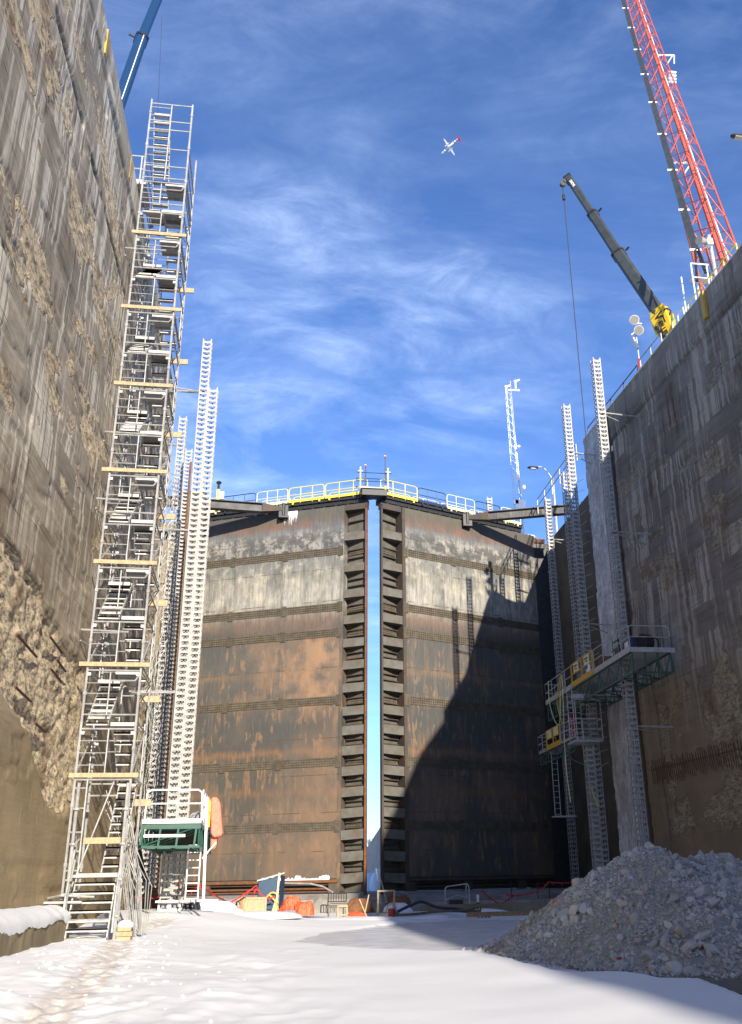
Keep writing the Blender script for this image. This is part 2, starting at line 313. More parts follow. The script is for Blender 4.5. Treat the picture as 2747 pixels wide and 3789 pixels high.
# ------------------------------------------------------------------ light
SUN=Vector((.5,-2.8,1)).normalized(); ELEV=math.asin(SUN.z)
ld=bpy.data.lights.new('sun','SUN'); ld.energy=4.25; ld.angle=rad(.5); ld.color=(1,.90,.755)
lo=bpy.data.objects.new('sun',ld); COL.objects.link(lo); lo.rotation_euler=SUN.to_track_quat('Z','Y').to_euler()
W=bpy.data.worlds.new('World'); scene.world=W; W.use_nodes=True; wn=W.node_tree.nodes; wl=W.node_tree.links; wn.clear()
def wnode(t,**kw):
    n=wn.new(t)
    for a,b in kw.items(): setattr(n,a,b)
    return n
sky=wnode('ShaderNodeTexSky',sky_type='NISHITA',sun_disc=False,sun_elevation=ELEV,sun_rotation=math.atan2(SUN.x,SUN.y),altitude=300,air_density=1.0,dust_density=.1,ozone_density=4.5)
tc=wnode('ShaderNodeTexCoord'); sx=wnode('ShaderNodeSeparateXYZ'); wl.new(tc.outputs['Generated'],sx.inputs[0])
def wm(op,a,b=0.,clamp=False):
    n=wnode('ShaderNodeMath',operation=op,use_clamp=clamp)
    for i,v in enumerate((a,b)):
        if isinstance(v,(int,float)): n.inputs[i].default_value=v
        else: wl.new(v,n.inputs[i])
    return n.outputs[0]
zc=wm('ADD',wm('MAXIMUM',sx.outputs[2],0.0),.12); px=wm('DIVIDE',sx.outputs[0],zc); py=wm('DIVIDE',sx.outputs[1],zc)
cb=wnode('ShaderNodeCombineXYZ'); wl.new(px,cb.inputs[0]); wl.new(py,cb.inputs[1])
def wnoise(scale,rot,sc,det,rough,dist,loc=(0,0,0)):
    m=wnode('ShaderNodeMapping'); wl.new(cb.outputs[0],m.inputs[0]); m.inputs['Rotation'].default_value=(0,0,rot); m.inputs['Scale'].default_value=sc; m.inputs['Location'].default_value=loc
    t=wnode('ShaderNodeTexNoise'); wl.new(m.outputs[0],t.inputs['Vector']); t.inputs['Scale'].default_value=scale; t.inputs['Detail'].default_value=det; t.inputs['Roughness'].default_value=rough; t.inputs['Distortion'].default_value=dist
    return t.outputs[0]
def wr(v,a,b,c=0,d=1):
    n=wnode('ShaderNodeMapRange'); wl.new(v,n.inputs[0])
    for i,x in enumerate((a,b,c,d)): n.inputs[i+1].default_value=x
    return n.outputs[0]
c1=wr(wnoise(1.7,rad(55),(1,1.7,1),9,.62,.6),.40,.78); c2=wr(wnoise(.8,rad(20),(1,1.5,1),4,.5,.4,(3.1,1.7,0)),.30,.60)
c3=wr(wnoise(6.5,rad(20),(1,1.6,1),8,.68,.7,(1,5,0)),.38,.72,.35,1.2)
hf=wm('MULTIPLY',wr(sx.outputs[2],.06,.30),wr(sx.outputs[2],.95,.55,.25,1))
cm=wm('MULTIPLY',wm('MULTIPLY',wm('MULTIPLY',c1,c2),c3),hf); cm=wm('MULTIPLY',cm,.68,True)
hz=wr(sx.outputs[2],.0,.75,.0,1)
mx=wnode('ShaderNodeMix',data_type='RGBA'); wl.new(cm,mx.inputs[0]); tn=wnode('ShaderNodeMix',data_type='RGBA',blend_type='MULTIPLY'); tn.inputs[0].default_value=1; wl.new(sky.outputs[0],tn.inputs[6]); tn.inputs[7].default_value=(.88,.97,1.22,1); wl.new(tn.outputs[2],mx.inputs[6]); mx.inputs[7].default_value=(6.6,8.0,10.8,1)
bg=wnode('ShaderNodeBackground'); bg.inputs[1].default_value=.102; wl.new(mx.outputs[2],bg.inputs[0]); wo=wnode('ShaderNodeOutputWorld'); wl.new(bg.outputs[0],wo.inputs[0])
scene.view_settings.view_transform='Standard'; scene.view_settings.look='None'; scene.view_settings.gamma=1; scene.view_settings.exposure=EXPO
scene.cycles.max_bounces=6; scene.cycles.diffuse_bounces=3
# ------------------------------------------------------------------ ground of the drained lock
XL=-6.35; ZT=28.4
def XRW(y): return np.interp(y,[-80,15,33,50,54],[19.4,19.4,20.3,19.5,19.4])
def pxpoly(pts,Z=0): return [(lambda p:(p.x,p.y))(at(x,y,Z=Z)) for x,y in pts]
def inpoly(X,Y,poly):
    r=np.zeros(X.shape,bool); n=len(poly)
    for i in range(n):
        x0,y0=poly[i]; x1,y1=poly[(i+1)%n]
        if y0==y1: continue
        c=((y0>Y)!=(y1>Y))&(X<(x1-x0)*(Y-y0)/(y1-y0)+x0); r^=c
    return r
def pdist(X,Y,pl):
    d=np.full(X.shape,1e9)
    for (x0,y0),(x1,y1) in zip(pl[:-1],pl[1:]):
        dx,dy=x1-x0,y1-y0; t=np.clip(((X-x0)*dx+(Y-y0)*dy)/(dx*dx+dy*dy),0,1)
        d=np.minimum(d,np.hypot(X-x0-t*dx,Y-y0-t*dy))
    return d
PATH=pxpoly([(120,3789),(330,3640),(420,3540),(450,3480)],.15); PATH=[(-1.2,3.)]+PATH+[(-3.6,40.)]
ICE=pxpoly([(1080,3485),(1200,3452),(1330,3440),(1500,3418),(1700,3403),(2250,3403),(2300,3500),(2747,3610),(2100,3610),(1900,3560),(1750,3525),(1500,3512),(1250,3500)])
MUD=pxpoly([(1960,3555),(2060,3577),(2200,3603),(2330,3612),(2470,3640),(2600,3642),(2700,3680),(2800,3720),(2900,3600),(2800,3500),(2000,3480),(1880,3520)])
def hground(X,Y):
    h=.33*sstep(0.5,-4.5,X)*sstep(8,20,Y)
    h=h+.32*sstep(33,42,Y)*sstep(3.5,-1.5,X)+.18*sstep(38,44,Y)*sstep(7.5,3,X)*sstep(50,44,Y)
    h=h+.08*(fbm(X*.4,Y*.4,3,2)-.5)*sstep(9,5,X)+.022*(fbm(X*1.2+Y*.6,Y*.7,8,3)-.5)*sstep(4,-1,X)
    rid=np.abs(fbm(X*1.1-Y*.25,Y*.35+X*.3,21,3)-.5); h=h+.035*np.clip(.12-rid,0,1)/.12*sstep(2.5,-.5,X)*sstep(40,25,Y)
    dp=pdist(X,Y,PATH); tr=np.exp(-(dp/.55)**2); h=h-.07*tr+.11*(fbm(X*4.5,Y*3.5,5,3)-.5)*np.exp(-(dp/.75)**2)*1.6+.05*np.exp(-((dp-1.1)/.4)**2)*fbm(X*2,Y*2,31)
    h=h+.17*np.exp(-((X-(-1.0+(Y-12)*.03))/.8)**2)*sstep(9,14,Y)*sstep(34,22,Y)*fbm(X,Y*.6,14)
    return h,np.clip(tr*1.3,0,1)
nx,ny=300,620
gx=np.linspace(-6.6,20.6,nx); gy=2+64*np.linspace(0,1,ny)**1.25
GX,GY=np.meshgrid(gx,gy,indexing='ij'); GH,GT=hground(GX,GY)
icm=inpoly(GX,GY,ICE).astype(float); mdm=inpoly(GX,GY,MUD).astype(float)
def blur(a,n):
    for _ in range(n):
        a=(a+np.roll(a,1,0)+np.roll(a,-1,0)+np.roll(a,1,1)+np.roll(a,-1,1))/5
    return a
icm=blur(icm,10); mdm=blur(mdm,4)
inner=np.clip(icm+mdm,0,1); edge=sstep(.15,.6,inner+.5*(fbm(GX*1.2,GY*.6,44)-.5))
GH=GH*(1-inner)+.10*(1-edge)*sstep(3,6,GX)*sstep(60,20,GY)
fl=npmesh('snowy_lock_floor',np.stack([GX.ravel(),GY.ravel(),GH.ravel()],1),gridfaces(nx,ny),M['floor'],True,{'ice':icm.ravel(),'mud':mdm.ravel(),'tramp':GT.ravel()})
tag(fl,'snow covered floor of the drained lock with trodden path and ice',None,None,'structure')
g=MB(); g.add([(-900,-400,-.3),(900,-400,-.3),(900,1500,-.3),(-900,1500,-.3)],[(0,1,2,3)]); tag(g.build('ground',M['snow']),'snowy ground beneath and beyond the lock',None,None,'structure')
# upper ground on both sides, behind the walls
g=MB(); g.box(-300,-6.7,-80,50,26.0,ZT-.15); g.box(-300,-10.4,50,100,0,ZT-.15); tag(g.build('upper_ground',M['snow']),'snowy ground behind the left lock wall',None,None,'structure')
g=MB(); g.prism([(20.7,-80,26.0),(20.7,30,26.0),(20.6,33,26.),(19.9,50,26.0),(19.9,53.3,26),(300,53.3,26.0),(300,-80,26.0)][::-1],(0,0,ZT-.15-26.0)); g.box(23.2,300,53.31,73,0,ZT-.15); g.box(19.5,300,73.3,100,0,ZT-.15); tag(g.build('upper_ground',M['snow']),'snowy ground behind the right lock wall',None,None,'structure')
# ------------------------------------------------------------------ lock walls
def wallmesh(name,xf,y0,y1,z0,z1,step,side,dfun,mat,parent,edge_round=None):
    ny_=int((y1-y0)/step)+1; nz_=int((z1-z0)/step)+1
    Y,Z=np.meshgrid(np.linspace(y0,y1,ny_),np.linspace(z0,z1,nz_),indexing='ij')
    d,sp,gr=dfun(Y,Z)          # d: depth into the wall
    X=xf(Y)+side*d
    return npmesh(name,np.stack([X.ravel(),Y.ravel(),Z.ravel()],1),gridfaces(ny_,nz_,flip=side>0),mat,True,{'spall':sp.ravel(),'groove':gr.ravel()},parent)
def common(Y,Z,seed):
    d=.05*(fbm(Y*.25,Z*.25,seed)-.5)+.028*(fbm(Y*.5,Z*3.2,seed+2,4)-.5)+.012*(fbm(Y*4,Z*4,seed+5,2)-.5)
    p=fbm(Y*.22,Z*1.5,seed+9,3); d=d+.035*sstep(.54,.57,p)
    return d
def dL(Y,Z):
    d=common(Y,Z,3)
    top=9.6-.06*(Y-20)+.8*(fbm(Y*.2,Z*.3+3,71,5)-.5)*2; bot=np.interp(Y,[10,20,24,30,36,50],[6.8,7.7,6.2,4.6,4.3,4.5])+1.0*(fbm(Y*.26,Z*.5+9,72,5)-.5)*2
    sp=sstep(bot-.25,bot+.25,Z+.7*(fbm(Y*.8,Z*2.4,73)-.5))*sstep(top+.25,top-.25,Z+.7*(fbm(Y*.8,Z*2.4,74)-.5))
    sp=sp*sstep(39,33,Y+3*fbm(Y*.3,Z*.8,77)); mel=sstep(.5,.6,fbm(Y*.9,Z*.9,85,4)+.12*sp)
    q=fbm(Y*.20,Z*.55,75,5)-.16*np.abs(fbm(Y*2.6,Z*.3,76)-.5); up=.8*sstep(.56,.62,q)*sstep(11.5,13,Z)*sstep(28,24,Z)
    q2=fbm(Y*.5,Z*1.1,81,4); up=np.maximum(up,sstep(.60,.65,q2)*sstep(11,13,Z)*sstep(27,23,Z)*.9)
    corner=sstep(46.9,47.6,Y+.7*(fbm(Y*0,Z*.7,78)-.5))
    sp2=np.maximum(sp,corner*.95); rough=fbm(Y*1.9,Z*4.2,79,5)-.4
    d=d+sp*(.14+.20*rough+.10*(fbm(Y*.8,Z*.8,83)-.5))+corner*(.10+.18*rough)+up*(.012+.03*(fbm(Y*2.5,Z*5,80,3)-.4))
    zc=23.35+.12*(fbm(Y*.4,Y*0,5)-.5); g1=np.exp(-((Z-zc)/.09)**2)*sstep(.25,.5,fbm(Y*1.3,Z*0,6)); g2=np.exp(-((Z-27.0)/.06)**2)*.5
    g3=np.exp(-((Z-19.9-.0*Y)/.05)**2)*.35*sstep(.45,.6,fbm(Y*.8,Z*0,16))
    d=d+.12*g1+.05*g2+.25*g1*sstep(.72,.8,fbm(Y*.9,Z*0,7))
    d=d+.9*sstep(50.0,50.7,Y)**2
    d=d-.06*sstep(26.95,27.05,Z)
    return d,np.clip(np.maximum(sp2,up*.85),0,1),np.clip(g1*.9+g2*.5+g3,0,1)
lw=thing('lock_wall',(XL,8,0),'tall stained concrete lock wall in low sunlight with the white stair tower','wall')
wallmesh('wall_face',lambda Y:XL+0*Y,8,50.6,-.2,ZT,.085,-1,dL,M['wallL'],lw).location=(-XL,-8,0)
g=MB(); g.box(-9.5,-6.9,-60,8,0,ZT); g.box(-9.5,XL-.55,8,50.3,0,26.5); g.box(-9.5,XL,-60,8,0,ZT); g.build('wall_body',M['conc'],lw)
g=MB(); g.box(XL-.75,XL+.01,8,50.5,ZT,ZT+.04); g.build('coping',M['conc'],lw)
for a,b in(((397,173),(388,283)),((486,616),(477,684))):
    p=at(*a,X=XL+.07); g=MB(); g.box(XL-.05,XL+.075,p.y-.12,p.y+.12,27.25,ZT-.1); g.build('yellow_marker',M['ochre'],lw)
g=MB(); g.box(-10.5,-9.5,50.3,71.5,-.2,ZT); g.box(-9.5,-7.4,70.9,73.2,-.2,ZT-.1); g.box(-9.5,-8.6,50.3,52,-.2,ZT); g.build('recess_wall',M['conclow'],lw)
def dR(Y,Z):
    d=common(Y,Z,33); s=sstep(49.7,49.9,Y)
    q=fbm(Y*.35,Z*.45,65,4); b=sstep(.52,.55,q)*sstep(2.5,4,Z)*sstep(12.5,11,Z)*sstep(48,46,Y)
    q2=fbm(Y*.5,Z*1.0,61,4); up=sstep(.55,.62,q2)*sstep(14,16,Z)*sstep(27,25,Z)
    rough=fbm(Y*2.2,Z*2.2,69,5)-.4; d=d+b*(.08+.15*rough)+up*(.03+.12*rough)+s*(.06+.10*(fbm(Y*3,Z*.8,66,4)-.5))
    gr=sstep(48.75,48.85,Y)*sstep(49.75,49.6,Y); g2=np.exp(-((Z-26.3)/.10)**2)*.6; g4=np.exp(-((Y-46.9-.25*(fbm(Z*.5,Z*0,4)-.5))/.05)**2)*.8*sstep(14,12,Z)
    d=d+.30*gr+.12*g2+.25*sstep(26.35,26.1,Z)*(1-s)*.4+.9*sstep(53.1,53.8,Y)**2+.1*g4
    return d,np.clip(np.maximum(b*.55,up*.5),0,1)*(1-s),np.clip(gr*.75+g2*.6+g4,0,1)
rw=thing('lock_wall',(19.5,24,0),'tall shaded concrete lock wall behind the heap of crushed stone','wall')
def shift(o,par): o.location=(-par.location.x,-par.location.y,-par.location.z)
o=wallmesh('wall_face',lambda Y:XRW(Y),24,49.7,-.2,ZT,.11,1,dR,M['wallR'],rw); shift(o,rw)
o=wallmesh('scabbled_pier',lambda Y:XRW(Y)-.02,49.7,53.8,-.2,ZT,.09,1,dR,M['chip'],rw); shift(o,rw)
g=MB(); g.prism([(19.45,-80,0),(19.45,15,0),(20.35,24,0),(21,24,0),(21,-80,0)],(0,0,ZT)); g.box(20.75,22.4,24,53.2,0,26.2); g.build('wall_body',M['conc'],rw)
g=MB(); g.prism([(XRW(24)-.03,24,ZT),(XRW(33)-.03,33,ZT),(XRW(50)-.03,50,ZT),(XRW(53)-.03,53,ZT),(20.7,53.2,ZT),(21.2,24,ZT)],(0,0,.06)); g.build('snow_edge',M['snow'],rw)
g=MB(); g.box(20.7,22.75,70.9,73.2,-.2,27.6); g.build('gate_quoin',M['black'],rw)
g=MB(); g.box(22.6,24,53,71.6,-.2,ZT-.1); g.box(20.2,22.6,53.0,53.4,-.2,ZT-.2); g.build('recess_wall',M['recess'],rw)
p=at(2606,1120,X=20.1); g=MB(); g.box(20.0,20.14,p.y-.16,p.y+.16,26.9,ZT-.02); g.build('yellow_marker',M['ochre'],rw)
g=MB()
for i in range(48):
    y=38+i*.205+random.uniform(-.03,.03); x=float(XRW(y))-.02; g.tube((x,y,6.15+random.uniform(-.15,.2)),(x-.06,y+random.uniform(-.05,.05),7.2+random.uniform(-.2,.15)),.022,4)
g.tube((19.98,38,6.75),(19.5,47.7,6.85),.022,4); g.build('bent_rebar',M['rebar'],rw)
g=MB()
for i in range(26):
    z=8+i*.72; x=19.42; g.tube((x+.1,53.9,z),(x-.15-random.random()*.25,54.25+random.random()*.4,z-random.random()*.3),.014,4)
g.build('bent_rebar',M['galv2'],rw)
# rebar showing in the broken part of the left wall
g=MB()
for y0,z0,l in((19.6,8.9,2.2),(24,7.6,2.4),(27.4,8.4,2),(28,7.6,1.8),(24.5,6.4,1.9),(27.,5.9,1.4),(20,6.9,1.2),(28.6,8.0,1.6)):
    g.tube((XL+.0,y0,z0),(XL-.04,y0+l,z0-.03),.035,5)
g.build('bent_rebar',M['rebar'],lw)
# low concrete ledge at the foot of the left wall with a snow cap
def prof(name,mat,parent,xs,y0,y1,n,zf):
    Y=np.linspace(y0,y1,n); V=[];m=len(xs)
    for y in Y:
        for i,x in enumerate(xs):
            dx,z=zf(i,y); V.append((x+dx,y,z))
    o=npmesh(name,V,gridfaces(n,m),mat,True,None,parent)
    if parent is not None: shift(o,parent)
    return o
led=thing('concrete_ledge',(-6,18,0),'low broken concrete ledge capped with snow at the foot of the sunlit wall','ledge')
g=MB(); g.box(-6.5,-5.72,2,31.1,-.2,.93); g.build('ledge_block',M['conclow'],led)
prof('broken_face',M['conclow'],led,[-5.72,-5.66,-5.62,-5.62,-5.62,-5.62,-5.62],2,31.15,260,lambda i,y:((float(fbm(y*3.,i*.8,91))-.5)*(.13 if i in(1,2,3) else .03)+(.0 if i else -.02),[.95,.93,.85,.65,.4,.2,-.1][i]+(float(fbm(y*2.,0,92))-.5)*(.35 if i in (1,2,3) else 0.05)))
g=MB(); g.box(-6.45,-5.63,31.0,31.16,-.1,.9); g.build('ledge_end',M['conclow'],led)
tag(prof('ledge_snow',M['snow'],None,[-6.33,-6.2,-6.0,-5.8,-5.62,-5.56,-5.6],2,30.9,260,lambda i,y:((float(fbm(y*1.5,i,93))-.5)*.05,[1.26,1.27,1.25,1.19,1.05,.93,.80][i]+(float(fbm(y*1.7,i*.3,94))-.5)*[.06,.05,.05,.06,.1,.16,.35][i])),'snow lying on the ledge below the sunlit wall','snow',None,'stuff')
# chunks of broken concrete on ledge handled with icicle lumps
# ------------------------------------------------------------------ gate sill and floor step
g=MB(); g.box(-10,24,61,64.4,-.2,.55); g.prism([(-10,64.4,-.2),(-10,64.4,.75),(-10,65.6,1.08),(-10,76,1.1),(-10,76,-.2)],(34,0,0)); o=g.build('gate_sill',M['conc'],None); tag(o,'grey concrete sill under both gate leaves','sill')
# wall beyond the gate seen through the gap
g=MB(); g.prism([(19.6,100,0),(19.6,100,12),(19.6,168,11.4),(19.6,196,8.3),(19.6,260,7.4),(19.6,260,0)],(3,0,0)); o=g.build('approach_wall',M['conc'],None); tag(o,'pale far wall seen through the gap between the gate leaves','wall')
g=MB(); g.box(-30,19.5,90,400,-.2,.6); tag(g.build('frozen_channel',M['snow']),'snowy channel beyond the open gate',None,None,'structure')
for i,(px_,py_,r,Y) in enumerate(((1372,3235,.9,118),(1402,3228,.9,110),(1388,3246,.7,112))):
    p=at(px_,py_,Y=Y); g=MB(); g.ball((p.x,p.y,.6+r*1.2),r,9,7,(.9,.9,1.3+i*.3)); o=g.build('ice_mound',M['snow'],None,True)
    tag(o,['rounded ice mound left of the gap beyond the gate','tall ice column on the right of the gap beyond the gate','low ice lump in the middle of the gap beyond the gate'][i],'ice')
def tree(loc,h,label,seed):
    r=random.Random(seed); t=thing('bare_tree',loc,label,'tree','bare trees beyond the lock gate'); g=MB(); tw=MB()
    def br(p,d,l,rr,n,mb):
        q=p+d*l; mb.tube(p,q,rr,5,rr*.7)
        if n==0: return
        for _ in range(3): br(q,(d+Vector((r.uniform(-.6,.6),r.uniform(-.6,.6),r.uniform(-.1,.5)))).normalized(),l*.72,rr*.62,n-1,tw)
    br(Vector(loc),Vector((0,0,1)),h*.35,h*.02,4,g); g.build('trunk',M['bark'],t); tw.build('crown',M['bark'],t)
for i,(x,Y,h) in enumerate(((1364,260,7),(1375,280,9),(1390,300,8))):
    p=at(x,3150,Y=Y); tree((p.x,p.y,.4),h+5,['leftmost bare tree seen through the gate gap','middle bare tree seen through the gate gap','rightmost bare tree seen through the gate gap'][i],i)
# ------------------------------------------------------------------ gate leaves
AG=rad(24)
def leaf(mitre,s,length,label):
    ML=Vector((mitre[0],mitre[1],0)); u=Vector((s*math.cos(AG),math.sin(AG),0)); n=Vector((s*math.sin(AG),-math.cos(AG),0))   # n points to camera
    P=lambda v,d,z: ML+u*v+n*d+Vector((0,0,z))
    t=thing('lock_gate_leaf',P(length,0,0),label,'lock gate','mitre gate leaves')
    def bx(mb,v0,v1,d0,d1,z0,z1): return mb.frame(P((v0+v1)/2,(d0+d1)/2,(z0+z1)/2),u*((v1-v0)/2),n*((d1-d0)/2),Vector((0,0,(z1-z0)/2)))
    V0=1.8
    nv,nz=150,280; vv,zz=np.meshgrid(np.linspace(V0,length,nv),np.linspace(2.0,28.3,nz),indexing='ij')
    dd=.03*(fbm(vv*.35,zz*.35,5)-.5)+.012*(fbm(vv*1.4,zz*1.4,6)-.5)
    Pn=np.array(ML)[None,:]+vv.ravel()[:,None]*np.array(u)+dd.ravel()[:,None]*np.array(n)+zz.ravel()[:,None]*np.array((0,0,1)); o=npmesh('skin_plate',Pn,gridfaces(nv,nz,flip=s<0),M['gate'],True,None,t); shift(o,t)
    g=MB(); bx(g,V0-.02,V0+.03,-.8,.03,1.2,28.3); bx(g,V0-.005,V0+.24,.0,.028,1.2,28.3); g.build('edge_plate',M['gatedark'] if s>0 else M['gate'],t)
    g=MB(); bx(g,V0+.02,length,-1.25,-.06,1.6,28.3); bx(g,V0,length+.5,-1.4,-.4,1.15,1.6); g.build('gate_frame',M['gatedark'],t)
    g=MB(); g.prism([P(.15,-.50,1.15),P(V0-.02,-.92,1.15),P(V0-.02,-1.0,1.15),P(.15,-.58,1.15)],(0,0,27.1)); g.build('back_plate',M['gate2'],t)
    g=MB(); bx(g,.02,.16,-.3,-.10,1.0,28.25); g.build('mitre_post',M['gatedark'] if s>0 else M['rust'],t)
    zb=[float(_z(y,s)) for y in (1978,2094,2190,2287,2373,2455,2540,2626,2698,2773,2849,2927,3005,3086,3167,3248)]
    for z in zb:
        g=MB(); a=.36; lean=.0
        g.prism([P(.16,-.30,z-a*.72),P(V0-.03,-.04,z-a),P(V0-.03,-.90,z-a),P(.16,-.50,z-a*.72)],(0,0,a*1.7)); g.build('horizontal_girder',M['gate2'],t)
    def wedge(z0,z1,pr): 
        q=MB(); q.prism([P(.16,-.50,z0),P(V0-.1,-.90,z0),P(V0-.1,-.90+pr,z0),P(.16,-.50+pr*.6,z0)],(0,0,z1-z0)); return q
    for z,z2 in zip(zb[:-1],zb[1:]):
        for k in (.36,.62):
            zz_=z+(z2-z)*k-.1; wedge(zz_-.03,zz_+.03,.27).build('stiffener',M['gatedark'],t)
    wedge(27.1,27.17,.27).build('stiffener',M['gatedark'],t)
    g=MB(); g.prism([P(0,-.5,27.9),P(V0,-.95,27.9),P(V0,-.1,27.9),P(0,-.1,27.9)],(0,0,.45)); g.build('head_plate',M['gatedark'],t)
    for z in (24.7,20.4,18.5,13.65,9.45,5.27):
        g=MB()
        for q in (-.24,-.08,.08,.24): bx(g,V0+.3,length-.1,.0,.035,z+q-.035,z+q+.035)
        bx(g,V0+.3,length-.1,.0,.012,z-.27,z+.27)
        v=V0+.35
        while v<length-.15:
            for q in (-.24,-.08,.08,.24): bx(g,v,v+.07,.02,.075,z+q-.045,z+q+.045)
            v+=.19
        wd=lambda v:-.50-.42*(v-.15)/1.65
        g.prism([P(.2,wd(.2)+.02,z-.22),P(V0-.1,wd(V0-.1)+.02,z-.22),P(V0-.1,wd(V0-.1)+.05,z-.22),P(.2,wd(.2)+.05,z-.22)],(0,0,.44))
        v=.25
        while v<V0-.2:
            for q in(-.15,0,.15): bx(g,v,v+.07,wd(v),wd(v)+.10,z+q-.045,z+q+.045)
            v+=.14
        g.build('riveted_strip',M['band'],t)
        for v in (V0+.0,V0+4.4,V0+8.7):
            g=MB(); bx(g,v+.02,v+.42,.02,.06,z-.40,z+.38)
            for a_ in range(3):
                for c_ in range(6): bx(g,v+.05+a_*.12,v+.11+a_*.12,.05,.10,z-.36+c_*.125,z-.30+c_*.125)
            g.build('splice_plate',M['band'],t)
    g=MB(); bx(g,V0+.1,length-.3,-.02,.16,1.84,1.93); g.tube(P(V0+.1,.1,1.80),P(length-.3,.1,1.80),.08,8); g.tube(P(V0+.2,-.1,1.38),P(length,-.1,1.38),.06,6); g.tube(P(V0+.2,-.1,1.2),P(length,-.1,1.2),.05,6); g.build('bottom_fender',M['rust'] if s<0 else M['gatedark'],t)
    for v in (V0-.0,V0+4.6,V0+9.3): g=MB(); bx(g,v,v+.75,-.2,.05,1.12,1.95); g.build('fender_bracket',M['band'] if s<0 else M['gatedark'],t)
    # walkway and its railings
    g=MB(); bx(g,.25,length-1,-1.3,-.35,28.55,28.95); 
    for k in range(14): bx(g,.6+k*.95,.75+k*.95,-1.2,-.25,28.3,28.6)
    bx(g,-.05,length-1,-1.5,-.12,29.12,29.2); bx(g,0,length-1,-.3,-.2,28.85,29.12); g.build('walkway_deck',M['black'],t)
    cuts=([(.0,3.4,'yellow'),(3.5,6.4,'yellow'),(6.5,9.1,'paleyellow'),(9.2,12.1,'navy'),(12.2,13.6,'paleyellow')] if s<0 else [(.0,3.3,'yellow'),(3.4,6.0,'navy'),(6.1,8.8,'paleyellow'),(8.9,11.4,'navy'),(11.5,13.5,'paleyellow')])
    def loop(mb,v0,v1,z0,z1,d,r=.035,c=.22):
        pts=[P(v0,d,z0),P(v0,d,z1-c),P(v0+c*.3,d,z1-c*.3),P(v0+c,d,z1),P(v1-c,d,z1),P(v1-c*.3,d,z1-c*.3),P(v1,d,z1-c),P(v1,d,z0)]; mb.path(pts,r,6)
    for v0,v1,c in cuts:
        g=MB(); loop(g,v0,v1,29.2,30.32,-.14); g.tube(P(v0,-.14,29.72),P(v1,-.14,29.72),.028); 
        for k in range(1,3): g.tube(P(v0+(v1-v0)*k/3,-.14,29.0),P(v0+(v1-v0)*k/3,-.14,30.32),.03)
        bx(g,v0,v1,-.15,-.08,29.08,29.30); bx(g,v0+.3,v0+.42,-.14,-.06,28.9,29.1); bx(g,v1-.42,v1-.3,-.14,-.06,28.9,29.1); g.build('walkway_railing',M[c],t)
        g=MB(); loop(g,v0+.3,v1+.2,29.2,30.1,-1.45); g.tube(P(v0+.3,-1.45,29.65),P(v1,-1.45,29.65),.028)
        g.tube(P((v0+v1)/2,-1.45,29.2),P((v0+v1)/2,-1.45,30.1),.028); g.build('walkway_railing',M['yellow' if c=='yellow' else 'paleyellow'],t)
    if s<0:
        g=MB()
        for i in range(16): g.tube(P(5.6+i*.07+random.uniform(-.03,.03),.03,28.3),P(5.6+i*.07,.06,28.3-random.uniform(.15,1.2)),.05,4,.005)
        g.build('icicle',M['snow'],t)
        g=MB()
        hh_=.3
        for i in range(96):
            v=V0+.7+i*.05; hh_=min(max(hh_+random.uniform(-.13,.13),.04),.5); bx(g,v,v+.05,.0,.04+random.random()*.03,1.93,1.98+hh_*(1-abs(i-40)/80.))
        g.build('frozen_seep',M['snow'],t)
    return t,P,zb
def thing_part(a,b): return None
def _z(y,s):
    # height on the leaf plane of a photo row near the mitre
    x=1315 if s<0 else 1450; m=Vector((6.53,65,0)) if s<0 else Vector((7.42,65,0)); nn=Vector((s*math.sin(AG),-math.cos(AG),0))
    d=ray(x,y); k=(m-CAM).dot(nn)/d.dot(nn); return (CAM+d*k).z
LG,PL,_=leaf((6.40,65.07),-1,14.7,'left leaf of the steel lock gate, rust streaked and fully sunlit')
RG,PR,_=leaf((7.5,64.96),1,14.7,'right leaf of the steel lock gate, its lower part in deep shadow')
# ------------------------------------------------------------------ gate struts (horizontal arms from the wall to each leaf)
def strut(p,q,label):
    t=thing('gate_strut',q,label,'strut','steel struts tied to the gate leaves'); p=Vector(p); q=Vector(q)
    d=(q-p).normalized(); tip=p+d*1.6; k=Vector((0,0,1))
    g=MB(); g.beam(tip,q,.10,.62); g.beam(tip+k*.33,q+k*.33,.55,.06); g.beam(tip-k*.33,q-k*.33,.55,.06)
    L=(q-tip).length
    for i in range(1,int(L)): 
        c=tip+d*i; g.beam(c-k*.3,c+k*.3,.5,.04,up=(0,1,0))
    g.build('strut_beam',M['girder'],t)
    g=MB(); g.add([p+Vector((0,-.12,-.12)),p+Vector((0,-.12,.15)),p+Vector((0,.12,.15)),p+Vector((0,.12,-.12)),tip+Vector((0,-.27,-.35)),tip+Vector((0,-.27,.35)),tip+Vector((0,.27,.35)),tip+Vector((0,.27,-.35))],[(0,1,2,3),(7,6,5,4),(0,4,5,1),(1,5,6,2),(2,6,7,3),(3,7,4,0)]); g.build('tapered_end',M['gatedark'],t)
    g=MB(); g.box(p.x-.35,p.x+.35,p.y-.1,p.y+.5,p.z-.65,p.z+.35); g.tube(p+Vector((0,0,-.5)),p+Vector((0,0,.5)),.16,10); g.build('strut_bracket',M['black'],t); return t
strut(PL(6.55,.45,28.35),(-9.4,67.2,28.65),'grey steel strut from the sunlit left wall to the left gate leaf')
strut(PR(7.6,.45,28.35),(22.6,65.6,28.65),'dark steel strut from the shaded right wall to the right gate leaf')
